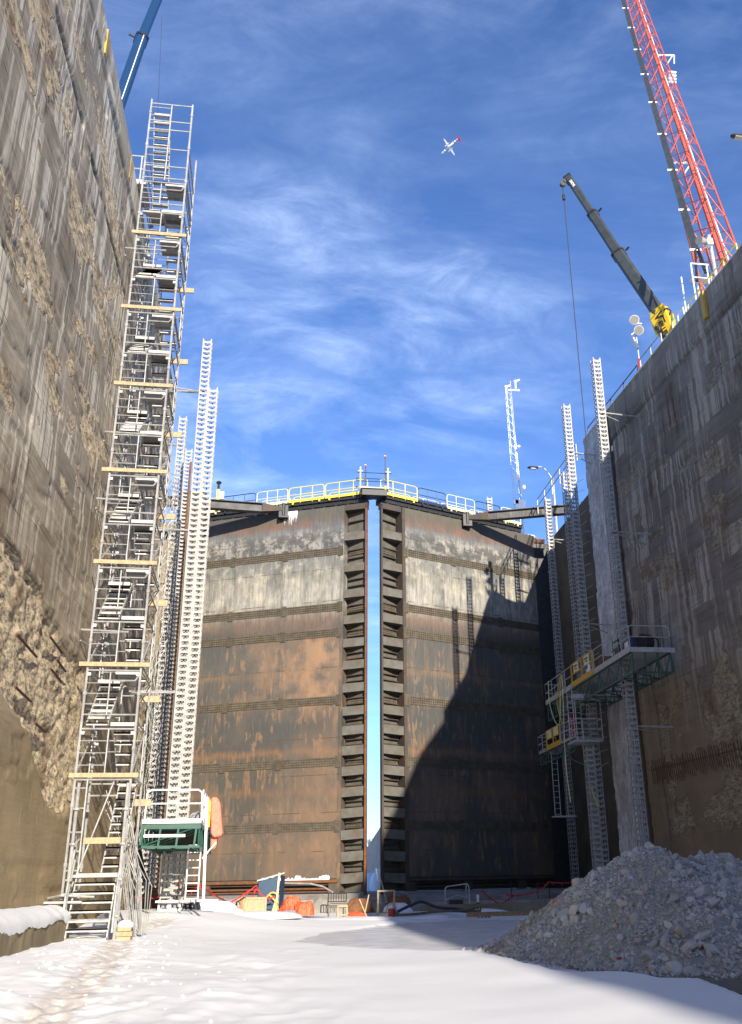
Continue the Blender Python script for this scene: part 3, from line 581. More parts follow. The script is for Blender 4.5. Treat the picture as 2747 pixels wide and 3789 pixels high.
# centre bridge between the leaves
t=thing('gap_bridge',(6.95,64.4,29.2),'short catwalk with thin dark rails bridging the gap between the gate leaves','bridge')
g=MB(); g.box(5.9,8.0,64.5,65.6,29.26,29.36); g.build('bridge_deck',M['deck'],t)
g=MB(); g.box(6.0,7.9,64.6,65.5,28.75,29.2); g.build('bridge_beam',M['black'],t)
g=MB()
for z in(29.8,30.5): g.tube((5.6,64.5,z),(8.2,64.5,z),.028); g.tube((5.6,65.6,z),(8.2,65.6,z),.028)
g.build('rail',M['navy'],t)
for x,nm in((5.85,'left'),(7.95,'right')):
    g=MB(); g.box(x-.04,x+.04,64.45,64.55,29.2,30.95); g.box(x-.2,x+.2,64.48,64.52,30.6,30.64); g.build('rail_post',M['yellow'],t)
for p,z,l in(((6.28,64.9),31.2,'slim pole with small red lamp at the inner end of the left gate leaf'),((7.75,64.6),31.9,'taller slim pole with small red lamp at the inner end of the right gate leaf')):
    t=thing('signal_lamp',(p[0],p[1],29.2),l,'lamp','red signal lamps above the gate gap'); g=MB(); g.tube((p[0],p[1],29.2),(p[0],p[1],z),.035); g.build('lamp_pole',M['black'],t)
    g=MB(); g.tube((p[0],p[1],z-.1),(p[0],p[1],z+.06),.065,8); g.build('red_lamp',M['red'],t); g=MB(); g.ball((p[0]-.02,p[1],z+.1),.08,8,5,(1.2,1,.6)); g.build('lamp_hood',M['white'],t)
    g=MB(); g.tube((p[0],p[1]+.0,29.2),(p[0],p[1],29.5),.08); g.build('lamp_base',M['yellow'],t)
pp=PL(12.35,.1,29.2); t=thing('beacon_post',pp,'yellow post with black camera head and grey box on the left gate leaf','post')
g=MB(); g.box(pp.x-.11,pp.x+.11,pp.y-.11,pp.y+.11,29.2,30.9); g.build('post',M['yellow'],t)
g=MB(); g.tube((pp.x,pp.y,30.9),(pp.x,pp.y,31.4),.10,8); g.ball((pp.x,pp.y,31.5),.2,9,6,(1.1,1.1,.7)); g.build('camera_head',M['black'],t)
g=MB(); g.box(pp.x+.12,pp.x+.46,pp.y-.12,pp.y+.12,30.1,30.7); g.build('control_box',M['white'],t)
# ------------------------------------------------------------------ perforated climbing masts
PITCHM=.272; SECT=PITCHM*6
def mast_section(mat):
    g=MB(); a=.22
    for sx in(-1,1):
        for sy in(-1,1):
            g.box(sx*a-(.045 if sx>0 else 0),sx*a+(.045 if sx<0 else 0),sy*a-.012,sy*a+.012,0,SECT)
            g.box(sx*a-.012,sx*a+.012,sy*a-(.055 if sy>0 else 0),sy*a+(.055 if sy<0 else 0),0,SECT)
    for k in range(6):
        z=k*PITCHM
        g.box(-a+.02,a-.02,a-.012,a,z,z+.03)
        for sy in(-1,):
            y=sy*(a-.006); g.box(-a+.02,a-.02,y-.008,y+.008,z,z+.105)
            for sx in(-1,1): g.box(min(sx*.10,sx*.2),max(sx*.10,sx*.2),y-.007,y+.007,z+.115,z+.165); g.box(min(sx*.17,sx*.2),max(sx*.17,sx*.2),y-.007,y+.007,z+.165,z+.272)
        for sx in(-1,1):
            x=sx*(a-.006); g.box(x-.008,x+.008,-a+.02,a-.02,z+.02,z+.09)
    g.tube((0,0,0),(0,0,SECT),.03,5)
    me=bpy.data.meshes.new('mast_section'); me.from_pydata(g.v,[],g.f); me.materials.append(mat); return me
MS=mast_section(M['mastgalv']); MS2=mast_section(M['mastgalv'])
MASTG='perforated steel climbing masts'
def mast(x,y,z0,top,label,me=None,ties=(),wallx=None):
    t=thing('climbing_mast',(x,y,z0),label,'mast',MASTG); n=max(1,round((top-z0)/SECT)); sc=(top-z0)/(n*SECT)
    for i in range(n):
        o=bpy.data.objects.new('mast_section',me or MS); COL.objects.link(o); o.parent=t; o.location=(0,0,i*SECT*sc); o.scale=(1,1,sc)
    for z in ties:
        g=MB(); g.tube((x,y,z),(wallx,y+.35,z+.05),.04); g.tube((x,y,z-.05),(wallx,y-.9 if wallx<x else y+1.1,z-.25),.03); g.tube((x,y+.2,z),(wallx,y+.2,z),.025); g.build('wall_tie',M['galv2'],t)
    return t
mast(-4.06,43.0,.45,27.95,'tallest silver mast right of the white stair tower, left one of the touching pair',ties=(25.0,17.5,9.8),wallx=XL)
mast(-3.60,43.1,.5,25.2,'shorter silver mast standing against the right side of the tallest left mast',ties=())
mast(-6.0,52,.3,28.0,'narrow silver mast hugging the chipped corner of the sunlit wall',ties=(26.2,),wallx=-9.5)
mast(-6.35,60,.3,29.6,'silver mast in the left gate recess behind the touching pair',ties=(20,),wallx=-9.5)
mast(17.45,44.5,0,29.3,'tallest mast of the right side, in front of the pale scabbled pier',ties=(25.9,18.8,8.6),wallx=19.72)
mast(17.72,51,0,29.8,'right side mast second from the rubble heap, its top in sunlight beside the gate strut',ties=(26.5,15.5),wallx=19.5)
mast(19.68,58,0,28.3,'right side mast in the gate recess just behind the second mast',MS,ties=(24,),wallx=22.6)
mast(20.15,64,.3,28.8,'right side mast nearest to the dark edge of the right gate leaf',MS,ties=(25.5,14),wallx=22.6)
mast(18.5,76,22,33.7,'short mast top rising behind the railing of the right gate leaf')
mast(17.1,50.2,0,8.4,'short dark mast below the lower work platform on the right',MS2)
# ------------------------------------------------------------------ white stair tower on the left
XT0,XT1,YT0,YT1=-6.0,-4.32,31.5,34.2
TZ=[.35,3.07,4.92,8.42,11.93,15.34,18.8,22.1,25.54]
tw=thing('stair_tower',(-5.2,32.8,.3),'tall white scaffold stair tower standing against the sunlit lock wall','scaffold')
def add(nm,g,mat='galv'): g.build(nm,M[mat],tw)
for (x,y,top) in ((XT0,YT0,32.45),(XT1,YT0,32.35),(XT0,YT1,30.2),(XT1,YT1,31.8)):
    g=MB(); g.tube((x,y,1.4 if x==XT0 else .3),(x,y,top),.042,7)
    z=2.3
    while z<top-.5: g.tube((x,y,z),(x,y,z+.12),.062,7); z+=1.73
    add('leg',g)
g=MB()
for x in(XT0,XT0+.38): g.tube((x,YT0,1.5),(x,YT0,4.9),.03)
for z in(1.55,2.2,2.75,3.3,4.0,4.6): g.tube((XT0,YT0,z),(XT0+.38,YT0,z),.025)
g.tube((XT0,YT0,4.86),(XT1,YT0,4.86),.035); g.tube((XT0+.2,YT0,1.6),(XT1-.5,YT0,4.8),.025); add('ladder_frame',g)
g=MB(); g.tube((XT0,YT1,1.5),(XT0,YT0,4.6),.025); g.tube((XT0,YT0,1.5),(XT0,YT1,1.5),.03); g.tube((XT0,YT1,3.1),(XT1,YT1,3.1),.03); g.tube((XT0,YT1,4.6),(XT1,YT1,4.6),.03); g.tube((XT1,YT0,1.7),(XT1,YT1,3.6),.025); g.tube((XT1,YT0,3.0),(XT1,YT1,3.0),.03); add('side_brace',g)
for x in(-5.72,-4.32):
    g=MB(); g.path([(x,30.5,.5),(x,30.6,1.5),(x,31.3,3.0),(x+.05,31.5,3.1)],.035); g.path([(x,30.7,1.2),(x,31.4,2.5)],.03); add('handrail',g)
g=MB(); g.box(-5.7,-4.35,31.2,32.2,2.0,2.08); add('landing',g,'tread')
# lower access stair, slightly nearer and lower
g=MB()
for x in(-5.75,-4.3):
    for y in (30.9,): g.tube((x,y,.25),(x,y,4.7),.05,7); [g.tube((x,y,z),(x,y,z+.06),.11,8) for z in (.9,1.9,2.9,3.9)]
    g.tube((x,31.2,.2),(x,31.2,.3),.14,8)
add('leg',g)
def flight(x0,x1,ya,za,yb,zb_,name='stair_flight'):
    g=MB()
    for x in(x0,x1): g.beam((x,ya,za),(x,yb,zb_),.04,.13)
    n=max(4,int(abs(zb_-za)/.25))
    tr=MB()
    for i in range(n+1):
        f=i/n; y=ya+(yb-ya)*f; z=za+(zb_-za)*f; g.box(x0,x1,y-.12,y+.12,z-.025,z+.02)
        g.box(x0,x1,y-.12,y-.10,z-.07,z+.02)
    add(name,g,'galv2')
flight(-5.6,-4.45,30.55,.35,31.4,2.1); flight(-4.95,-4.4,31.6,2.1,33.6,4.9)
for k in range(2,len(TZ)):
    z0=TZ[k]; z1=TZ[k+1] if k+1<len(TZ) else 28.3; zm=(z0+z1)/2
    # front bay frame: ladder rungs on its left half, open on its right half
    for y in(YT0,YT1):
        g=MB(); xm=(XT0+XT1)/2+.02
        for z in(z0+.06,zm-.25,zm+.2,z1-.12): g.tube((XT0,y,z),(XT1,y,z),.027,6)
        g.tube((xm,y,z0),(xm,y,zm-.25),.024); g.tube((xm-.12,y,zm+.2),(xm-.12,y,z1-.2),.024)
        for i in range(1,4): g.tube((XT0,y,z0+(zm-.25-z0)*i/4),(xm,y,z0+(zm-.25-z0)*i/4),.017,5); g.tube((XT0,y,zm+.2+(z1-.2-zm-.2)*i/4),(xm-.12,y,zm+.2+(z1-.2-zm-.2)*i/4),.017,5)
        g.tube((xm-.1,y,z1-.45),(XT1-.15,y,z1-.45),.024,5); g.tube((XT1-.15,y,z1-.45),(XT1,y,z1-.2),.024,5)
        for z in(zm-.25,z1-.12):
            for x in(XT0,XT1): g.frame((x+.07*(1 if x==XT0 else -1),y,z-.13),Vector((.06,0,0)),Vector((0,.03,0)),Vector((0,0,.05)))
        add('ladder_frame',g)
    for x in(XT0,XT1):
        g=MB()
        for z in(z0+.06,zm,z1-.1,zm+.9): g.tube((x,YT0,z),(x,YT1,z),.026,5)
        g.tube((x,YT0,z0+.1),(x,YT1,zm+.3),.024,5)
        for i in range(1,4): g.tube((x,YT1-.5,z0+i*.45),(x,YT1,z0+i*.45),.02,5)
        g.tube((x,YT1-.5,z0),(x,YT1-.5,z0+2.),.024,5); add('side_brace',g)
    if k%1==0:
        flight(XT0+.12,(XT0+XT1)/2-.06,YT0+.25,zm-.05,YT1-.35,z1,'stair_flight')
        flight((XT0+XT1)/2+.1,XT1-.12,YT1-.3,z0+.05,YT0+.35,zm+.0,'stair_flight')
    g=MB()
    for X0,X1,Y0,Y1,Z1 in ((XT0+.05,(XT0+XT1)/2-.05,YT1-.95,YT1-.05,z1-.08),((XT0+XT1)/2+.05,XT1-.05,YT0+.05,YT0+.95,zm-.03),((XT0+XT1)/2+.05,XT1-.05,YT0+.02,YT0+.92,z1-.12)):
        g=MB(); g.box(X0,X1,Y0,Y1,Z1-.05,Z1); g.box(X0,X1,Y0,Y0+.04,Z1-.12,Z1-.05); g.box(X0,X1,Y1-.04,Y1,Z1-.12,Z1-.05); g.box(X0,X1,(Y0+Y1)/2-.03,(Y0+Y1)/2+.03,Z1-.11,Z1-.05); add('landing',g,'tread')
for k,z in enumerate(TZ[2:]):
    g=MB(); ex=.28 if k%2 else .2
    g.frame(((XT0+XT1)/2+.02,YT0-.10,z+.06),Vector(((XT1-XT0)/2+ex,0,0)),Vector((0,.022,0)),Vector((0,0,.068))); g.build('timber_board',M['timber'],tw)
    if k<7: 
        g=MB(); g.frame((XT1+.02,YT1+.05,z-.55),Vector((.34,0,0)),Vector((0,.03,0)),Vector((0,0,.11))); g.build('timber_board',M['timber'],tw)
g=MB(); g.frame((-4.9,31.5,3.05),Vector((.65,0,0)),Vector((0,.03,0)),Vector((0,0,.09))); g.build('timber_board',M['timber'],tw)
# wall ties and top section
for z in(9.6,14.3,16.9,24.9):
    g=MB(); g.tube((XL-.35+.3,YT0+.15,z+.08),(XT1-.5,YT0-.02,z-.02),.035); g.tube((XL,YT0+.1,z-.3),(XT0+.2,YT1,z-.3),.03); add('wall_tie',g)
# upper bays above the lock rim
g=MB(); xm=(XT0+XT1)/2
for z in(28.4,29.0,29.9,30.9,31.35,32.25): g.tube((XT0,YT0,z),(XT1,YT0,z),.028)
for i in range(9): g.tube((XT0,YT0,28.7+i*.42),(xm,YT0,28.7+i*.42),.017,5)
g.tube((xm,YT0,28.3),(xm,YT0,32.25),.03); add('ladder_frame',g)
flight(XT0+.12,xm-.08,YT0+.3,31.9,YT1-.4,28.5)
g=MB()
for x in(XT0,XT1):
    for z in(28.5,29.2,30.0): g.tube((x,YT0,z),(x,YT1,z),.03)
g.tube((XT0,YT1,30),(XT1,YT1,30.),.03); g.tube((XT0,YT1,28.9),(XT1,YT1,28.9),.03); add('side_brace',g)
g=MB()
for i in range(4): g.box(-7.6,XT0+.05,YT0+.5+i*.36,YT0+.83+i*.36,28.52,28.58)
g.box(-7.5,XT0,YT0+.45,YT0+.5,28.4,28.62); g.box(-7.5,XT0,YT0+1.9,YT0+1.96,28.4,28.62); add('access_walkway',g,'alu')
g=MB()
for z in(29.1,29.75): g.tube((-7.6,YT0+.4,z),(XT0,YT0+.4,z),.035); g.tube((-7.6,YT0+2,z),(XT0,YT0+2,z),.035)
for x in(-6.2,-7.4): g.tube((x,YT0+.4,28.4),(x,YT0+.4,29.75),.035)
add('walkway_rail',g)
# bundle of thin rods leaning beside the tower
g=MB()
for i in range(26):
    a=random.uniform(-.35,.35); b=random.uniform(0,.5); x=-4.15+a*.6; pts=[Vector((x,32.2+b,.35)),Vector((x-.12+a*.3,32.4+b,1.5+random.random()*.6)),Vector((x-.42+a*.35,32.6+b,3.0+random.random()))]
    if i%3==0: pts.append(pts[-1]+Vector((-.22,.2,.7)))
    pts=[p+Vector((.30-(p.z*.10)+(.3*math.sin(p.z*1.1) if i%4==0 else 0),0,0)) for p in pts]; g.path(pts,.011,4)
o=g.build('rod_bundle',M['galv2'],None); tag(o,'bundle of thin bent rods leaning beside the foot of the stair tower','rods')
g=MB(); g.box(-4.25,-3.85,31.0,31.45,.22,.36); g.box(-4.28,-3.82,31.05,31.4,.37,.5); g.box(-4.24,-3.86,31.0,31.4,.51,.62); o=g.build('timber_blocks',M['timber'],None); tag(o,'stacked yellow timber blocks at the right foot of the stair tower','timber blocks')
g=MB(); g.ball((-4.05,31.2,.66),.24,9,6,(1,.9,.65)); tag(g.build('snow_lump',M['snow'],None,True),'snow cap on the yellow timber blocks by the stair tower','snow')
g=MB()
for y in(30.9,31.0,31.25): g.path([(-6.9+.4,y+.6,1.42),(-5.9,y,1.52),(-5.0,y+.1,1.46)],.035)
g.box(-6.4,-5.3,30.8,31.3,1.3,1.36); tag(g.build('frosted_pipes',M['galv2'],None),'frosted scaffold pipes lying on the ledge end beside the stair tower','pipes')
# wire netting hanging along the chipped wall corner
g=MB(); r=random.Random(3)
for s in range(6):
    x=XL+.3+r.uniform(-.2,.3); y=50.2+r.uniform(-.5,.5); pts=[]; z=24.5-r.random()*2
    while z>3: pts.append((x+r.uniform(-.13,.13)+.05*math.sin(z),y+r.uniform(-.1,.1),z)); z-=r.uniform(.18,.4)
    g.path(pts,.016,3)
for z in np.arange(4,24,.5): g.tube((XL+.1,50.1,z),(XL+.1+r.uniform(.3,.6),50.6,z+r.uniform(-.1,.1)),.014,3)
tag(g.build('wire_netting',M['galv2'],None),'tangled white wire netting hanging down the chipped wall corner','netting')
g=MB(); g.tube((-5.62,54.5,.5),(-5.62,54.5,26.2),.07,8); tag(g.build('downpipe',M['rust'],None),'rusty brown vertical pipe between the two recess masts','pipe')
g=MB(); g.box(-6.9,-5.2,62,62.6,.3,27.4); tag(g.build('guide_column',M['black'],None),'black vertical guide column behind the silver masts in the left recess','column')
# ------------------------------------------------------------------ platforms climbing on the masts
def rail(mb,a,b,h,n,z,r=.026,rows=(1,.5)):
    a=Vector(a); b=Vector(b)
    for f in rows: mb.tube((a.x,a.y,z+h*f),(b.x,b.y,z+h*f),r,6)
    for i in range(n+1):
        p=a+(b-a)*(i/n); mb.tube((p.x,p.y,z-.05),(p.x,p.y,z+h),r,6)
def truss(mb,x,y0,y1,z0,z1,n,r=.035):
    for z in(z0,z1): mb.beam((x,y0,z),(x,y1,z),r*2)
    for i in range(n):
        a=y0+(y1-y0)*i/n; b=y0+(y1-y0)*(i+1)/n; mb.tube((x,a,z1),(x,(a+b)/2,z0),r*.8,5); mb.tube((x,(a+b)/2,z0),(x,b,z1),r*.8,5); mb.tube((x,a,z1),(x,a,z0),r,5)
    mb.tube((x,y1,z1),(x,y1,z0),r,5)
# right upper platform
x0,x1,y0,y1,zd=16.9,19.15,42.3,57.0,12.0
t=thing('mast_platform',(x0,y0,zd),'long green trussed work platform with grey deck high on the shaded right wall','work platform')
g=MB(); g.box(x0,x1,y0,y1,zd-.12,zd); g.box(x0-.03,x0+.02,y0,y1,zd-.18,zd+.1); g.box(x0,x1,y0-.03,y0+.02,zd-.2,zd+.03); g.build('deck',M['deck'],t)
g=MB(); truss(g,x0+.1,y0+.1,y1,zd-1.15,zd-.2,9); truss(g,x1-.2,y0+.1,y1,zd-1.15,zd-.2,9)
for i in range(4):
    x=x0+.1+(x1-x0-.3)*i/3; g.beam((x,y0+.1,zd-.2),(x+(.02 if i<3 else .1),y0+.1,zd-1.15),.07)
for i in range(10): y=y0+.1+(y1-y0-.1)*i/9; g.beam((x0+.1,y,zd-1.15),(x1-.2,y,zd-1.15),.06); g.tube((x0+.1,y,zd-1.15),(x1-.2,min(y+1.6,y1),zd-1.15),.03)
g.build('truss',M['green'],t)
for a,b in((42.3,44.6),(44.6,47.6),(51.5,54.2),(54.2,57.0)):
    g=MB(); rail(g,(x0,a),(x0,b),1.1,2,zd); g.build('guard_rail',M['galv2'],t)
g=MB(); pts=[(x0,y0,zd),(x0,y0,zd+1.0),(x0+.12,y0,zd+1.1),(x1-.35,y0,zd+1.1),(x1-.2,y0,zd+1.0),(x1-.15,y0,zd+.6)]; g.path(pts,.028); g.tube((x0,y0,zd+.55),(x1-.2,y0,zd+.55),.025); g.build('guard_rail',M['galv2'],t)
g=MB(); rail(g,(x0,y1),(x1-1,y1),1.1,2,zd); g.build('guard_rail',M['galv2'],t)
g=MB(); rail(g,(x0-.04,47.7),(x0-.04,51.4),1.1,2,zd,.045); g.box(x0-.08,x0-.03,47.7,51.4,zd-.16,zd+.12); g.build('yellow_gate',M['ochre'],t)
for y in(48.0,49.9):
    g=MB(); g.box(x0-.085,x0-.055,y+.15,y+1.0,zd+.55,zd+1.06); s=g.build('notice_plate',M['paleyellow'],t)
    g=MB(); g.box(x0-.10,x0-.09,y+.3,y+.85,zd+.85,zd+.93); g.box(x0-.10,x0-.09,y+.42,y+.5,zd+.65,zd+.8); g.box(x0-.10,x0-.09,y+.62,y+.78,zd+.72,zd+.77); g.build('notice_marking',M['black'],s)
g=MB()
for x in(x0+.05,x0+.5): g.tube((x,51.9,9.2),(x,51.9,zd+.2),.03)
for i in range(10): g.tube((x0+.05,51.9,9.3+i*.3),(x0+.5,51.9,9.3+i*.3),.02)
g.build('ladder',M['galv2'],t)
# right lower platform with cage
t=thing('mast_platform',(17.0,52.4,9.3),'smaller dark work platform with yellow gate hanging below the long right platform','work platform')
x0,y0,y1,zd=16.95,52.4,59.6,9.25
g=MB(); g.box(x0,x0+1.3,y0,y1,zd-.12,zd); g.build('deck',M['galv2'],t)
g=MB(); rail(g,(x0,y0),(x0,54.6),.95,1,zd); g.build('guard_rail',M['galv2'],t)
g=MB(); rail(g,(x0,57.6),(x0,y1),.95,2,zd,rows=(1,.5,.05)); rail(g,(x0,y1),(x0+1.2,y1),.95,1,zd); g.build('guard_rail',M['galv2'],t)
g=MB(); rail(g,(x0-.03,54.7),(x0-.03,57.5),1.0,2,zd,.045); g.box(x0-.06,x0-.02,54.7,57.5,zd-.15,zd+.14); g.build('yellow_gate',M['ochre'],t)
for y in(54.9,56.3): g=MB(); g.box(x0-.075,x0-.045,y,y+.95,zd+.5,zd+.97); g.build('notice_plate',M['paleyellow'],t)
g=MB(); truss(g,x0+.1,y0,y1,zd-.8,zd-.15,4); g.path([(x0+.1,55,zd-.3),(x0+.2,53,zd-1.3),(x0+.4,51.6,zd-1.7),(x0+.9,51.2,zd-1.2),(x0+.7,53.5,zd-.2)],.035); g.build('truss',M['green'],t)
t=thing('access_cage',(16.5,50,8.7),'grey open steel access cage hanging under the long right platform','cage')
g=MB(); X0,X1,Y0,Y1=16.45,17.9,50,51.3
for x in(X0,X1):
    for y in(Y0,Y1): g.tube((x,y,8.7),(x,y,10.9),.03)
for z in(8.75,9.3,9.85,10.9): g.path([(X0,Y0,z),(X1,Y0,z),(X1,Y1,z),(X0,Y1,z),(X0,Y0,z)],.027)
g.tube((X0+.35,Y0,8.7),(X0+.35,Y0,9.9),.025); g.build('cage_frame',M['galv2'],t)
g=MB(); g.box(X0-.15,X1,Y0,Y1,8.62,8.7); g.build('cage_floor',M['galv2'],t); g=MB(); g.box(X0-.1,X1+.3,Y0-.05,Y0+.3,10.95,11.2); g.build('cage_roof_beam',M['galv'],t)
g=MB()
for x in(X0-.35,X0-.05): g.tube((x,Y0+.2,8.9),(x,Y0+.2,11.6),.025)
for i in range(9): g.tube((X0-.35,Y0+.2,9+i*.3),(X0-.05,Y0+.2,9+i*.3),.018)
g.build('ladder',M['galv2'],t)
# cage below
t=thing('access_cage',(17.1,57,5.4),'dim narrow ladder cage below the lower right platform','cage'); g=MB()
for x in(17.0,17.35,17.8): g.tube((x,57,5.2),(x,57,8.9),.025)
for i in range(11): g.tube((17.0,57,5.3+i*.33),(17.35,57,5.3+i*.33),.018)
g.box(16.95,18.3,56.9,57.6,5.15,5.22); g.build('cage_frame',M['galv2'],t)
# things on the right platforms
t=thing('compressor',(18.0,43.6,12.0),'dark blue engine unit with black tyre on the near end of the long right platform','compressor')
g=MB(); g.box(17.35,18.1,43.3,46.2,12.12,12.8); g.build('body',M['navy'],t,bevel=.12)
g=MB(); g.tube((17.8,43.0,12.45),(18.25,43.15,12.45),.42,14); g.build('tyre',M['black'],t)
g=MB(); g.path([(17.5,43.2,12.7),(18.6,43.2,12.75),(18.75,43.2,12.6),(18.75,43.2,12.1)],.035); g.path([(17.2,44.5,12.1),(17.2,44.5,12.95),(17.2,45.4,12.95),(17.2,45.4,12.1)],.03); g.build('tow_frame',M['black'],t)
g=MB(); g.box(17.33,17.35,43.6,44.1,12.35,12.65); g.box(17.33,17.35,45.6,46.0,12.4,12.6); g.build('notice_plate',M['white'],t)
def heap(name,mat,c,r,h,label,cat,seed,sc=(1,1),fold=.35,kind=None,group=None):
    n=72; th,ph=np.meshgrid(np.linspace(0,2*pi,n),np.linspace(0,1,28),indexing='ij'); th[-1]=th[0]
    R=ph*(1+.35*(fbm(np.cos(th)*1.5+5,np.sin(th)*1.5+seed,seed)-.5)); x=np.cos(th)*R*r*sc[0]; y=np.sin(th)*R*r*sc[1]
    z=h*np.clip(1-ph**2.6,0,1)**.5*(.85+fold*1.3*(fbm(x*1.3/r+seed,y*1.3/r+3,seed+3,2)-.5)); z=z+.35*fold*h*(np.abs(fbm(x*3.2/r,y*3.2/r+7,seed+8,3)-.5)-.12)*(1-ph**4)
    w_=(1-np.abs(fbm(x*2.6/r+3,y*2.6/r+z*1.5/h,seed+20,3)*2-1)*1.0); cr=fold*.30*(np.clip(w_,.55,1)-.8); x=x*(1+cr); y=y*(1+cr); z=z*(1+cr*1.6)
    if fold<.2: pass
    x=x+.10*r*(fbm(z*5/h,x*0,seed+4)-.5); 
    o=npmesh(name,np.stack([c[0]+x.ravel(),c[1]+y.ravel(),c[2]+z.ravel()],1),gridfaces(n,28),mat,fold<.2)
    tag(o,label,cat,group,kind); return o
heap('orange_tarpaulin',M['rust'],(17.5,47.4,12.0),.9,.75,'rust orange sheet bunched on the deck beside the dark engine unit','tarpaulin',5,(.5,1.7))
heap('cloth_bag',M['greytarp'],(17.5,55.6,12.0),.8,.55,'dim grey bag at the far end of the long right platform','bag',6,(.6,1.2))
g=MB(); p=(16.86,48.3,12.3); g.ball(p,.16,7,5,(.5,1,1.6)); g.ball((16.86,48.6,12.2),.12,7,5,(.5,1.5,1)); tag(g.build('white_cloth',M['white'],None),'white rag tied to the rail below the yellow gate','cloth')
t=thing('gas_cylinder',(17.3,53.3,9.3),'red cylinder standing on the lower right platform','cylinder'); g=MB(); g.tube((17.3,53.3,9.27),(17.3,53.3,10.6),.2,12); g.ball((17.3,53.3,10.6),.2,12,6,(1,1,.7)); g.build('body',M['redpaint'],t,True); g=MB(); g.tube((17.3,53.3,10.7),(17.3,53.3,10.9),.06); g.build('valve',M['black'],t)
def rope(name,pts,r,mat,label,cat='rope',n=5,group=None):
    P_=[Vector(p) for p in pts]; out=[]
    for i in range(len(P_)-1):
        p0=P_[max(i-1,0)];p1=P_[i];p2=P_[i+1];p3=P_[min(i+2,len(P_)-1)]
        for k in range(6):
            f=k/6; out.append(.5*((2*p1)+(-p0+p2)*f+(2*p0-5*p1+4*p2-p3)*f*f+(-p0+3*p1-3*p2+p3)*f**3))
    out.append(P_[-1]); g=MB(); g.path(out,r,n); return tag(g.build(name,mat,None),label,cat,group)
xx=16.75
def ap(x,y): return at(x,y,X=xx)
rope('hanging_rope',[ap(2075,2495),ap(2062,2600),ap(2083,2680),ap(2070,2620),ap(2078,2498)],.03,M['yrope'],'yellow rope coil looped over the rail near the far end of the long right platform')
rope('hanging_rope',[ap(2030,2520),ap(2034,2600),ap(2055,2670),ap(2072,2672),ap(2076,2560)],.025,M['paleyellow'],'pale slack rope hanging in a deep loop left of the yellow coil')
rope('hanging_rope',[ap(2080,2500),ap(2085,2600),ap(2090,2750),ap(2098,2860),ap(2112,2968)],.03,M['paleyellow'],'long pale rope hanging straight down past the lower right platform')
rope('hanging_rope',[at(2155,2745,X=17),at(2168,2820,X=17),at(2190,2920,X=17),at(2215,2985,X=17)],.035,M['yrope'],'dull yellow rope hanging below the grey access cage')
# left platform
x0,x1,y0,y1,zd=-4.66,-2.5,38.0,46.0,4.07
t=thing('mast_platform',(x0,y0,zd),'green framed work platform with white guard rail low on the touching left masts','work platform')
g=MB(); g.box(x0,x1,y0,y1,zd-.16,zd); g.build('deck',M['alu'],t)
g=MB(); g.beam((x0+.02,y0,zd-.28),(x1,y0,zd-.28),.06,.16)
for i in range(4): x=x0+.05+(x1-x0-.2)*i/3; g.beam((x,y0+.02,zd-.2),(x-.06,y0+.02,3.1),.07)
g.beam((x0-.08,y0,3.08),(x1,y0,3.08),.08)
truss(g,x1-.05,y0+.05,y1,3.08,zd-.25,6); truss(g,x0+.05,y0+.05,y1,3.08,zd-.25,6)
for i in range(7): y=y0+i*(y1-y0)/6; g.beam((x0,y,3.08),(x1,y,3.08),.05); g.beam((x0,y,zd-.25),(x1,y,zd-.25),.05); g.tube((x0,y,3.1),(x1,y,zd-.25),.025)
g.build('truss',M['green'],t)
g=MB(); g.box(x0+.3,x1-.35,41.6,44.2,3.15,zd-.2); g.build('truss_shade_box',M['black'],t)  # black box added inside the truss to stand for the shade under the deck
g=MB(); g.box(x0+.1,x1-.55,y0-.04,y0+.0,3.42,3.52); g.build('cross_member',M['alu'],t)
g=MB(); g.path([(x0+.08,y0,zd),(x0+.1,y0,zd+.95),(x0+.25,y0,zd+1.05),(x1-.17,y0,zd+1.05),(x1-.03,y0,zd+.95),(x1,y0,zd)],.035); g.tube((x0+.1,y0,zd+.55),(x1,y0,zd+.55),.03); g.build('guard_rail',M['white'],t)
g=MB(); rail(g,(x1,y0+.2),(x1,41.5),1.05,3,zd,.03); g.build('guard_rail',M['white'],t)
g=MB(); rail(g,(x1,41.5),(x1,43.5),1.05,3,zd,.045); g.build('yellow_gate',M['yellow'],t)
g=MB(); rail(g,(x1,43.5),(x1,y1),1.05,2,zd,.03); g.build('guard_rail',M['white'],t)
g=MB()
for x in(x1-.55,x1-.08): g.tube((x,y0+2,1.15),(x,y0+2,zd-.9),.03)
for i in range(8): g.tube((x1-.55,y0+2,1.25+i*.28),(x1-.08,y0+2,1.25+i*.28),.022)
g.build('ladder',M['white'],t)
g=MB(); g.beam((x1+.15,y0+2,.95),(x1+.05,y0+2,zd+.9),.10); g.beam((x1+.0,y0+2,2.7),(x1+.5,y0+2.,3.3),.05); g.build('ladder_post',M['white'],t)
g=MB()
for dx in(0,.46):
    for x in(-4.28+dx,-3.9+dx): g.beam((x,42.6,.35),(x,42.6,1.2),.07)
    for i in range(3): g.beam((-4.28+dx,42.6,.5+i*.3),(-3.9+dx,42.6,.5+i*.3),.08,.1)
g.box(-4.4,-1.9,42.3,42.5,1.1,1.18); g.build('base_frame',M['alu'],t)
g=MB(); g.beam((-4.45,41,.9),(-5.1,41.5,3.1),.12); g.build('brace',M['black'],t)
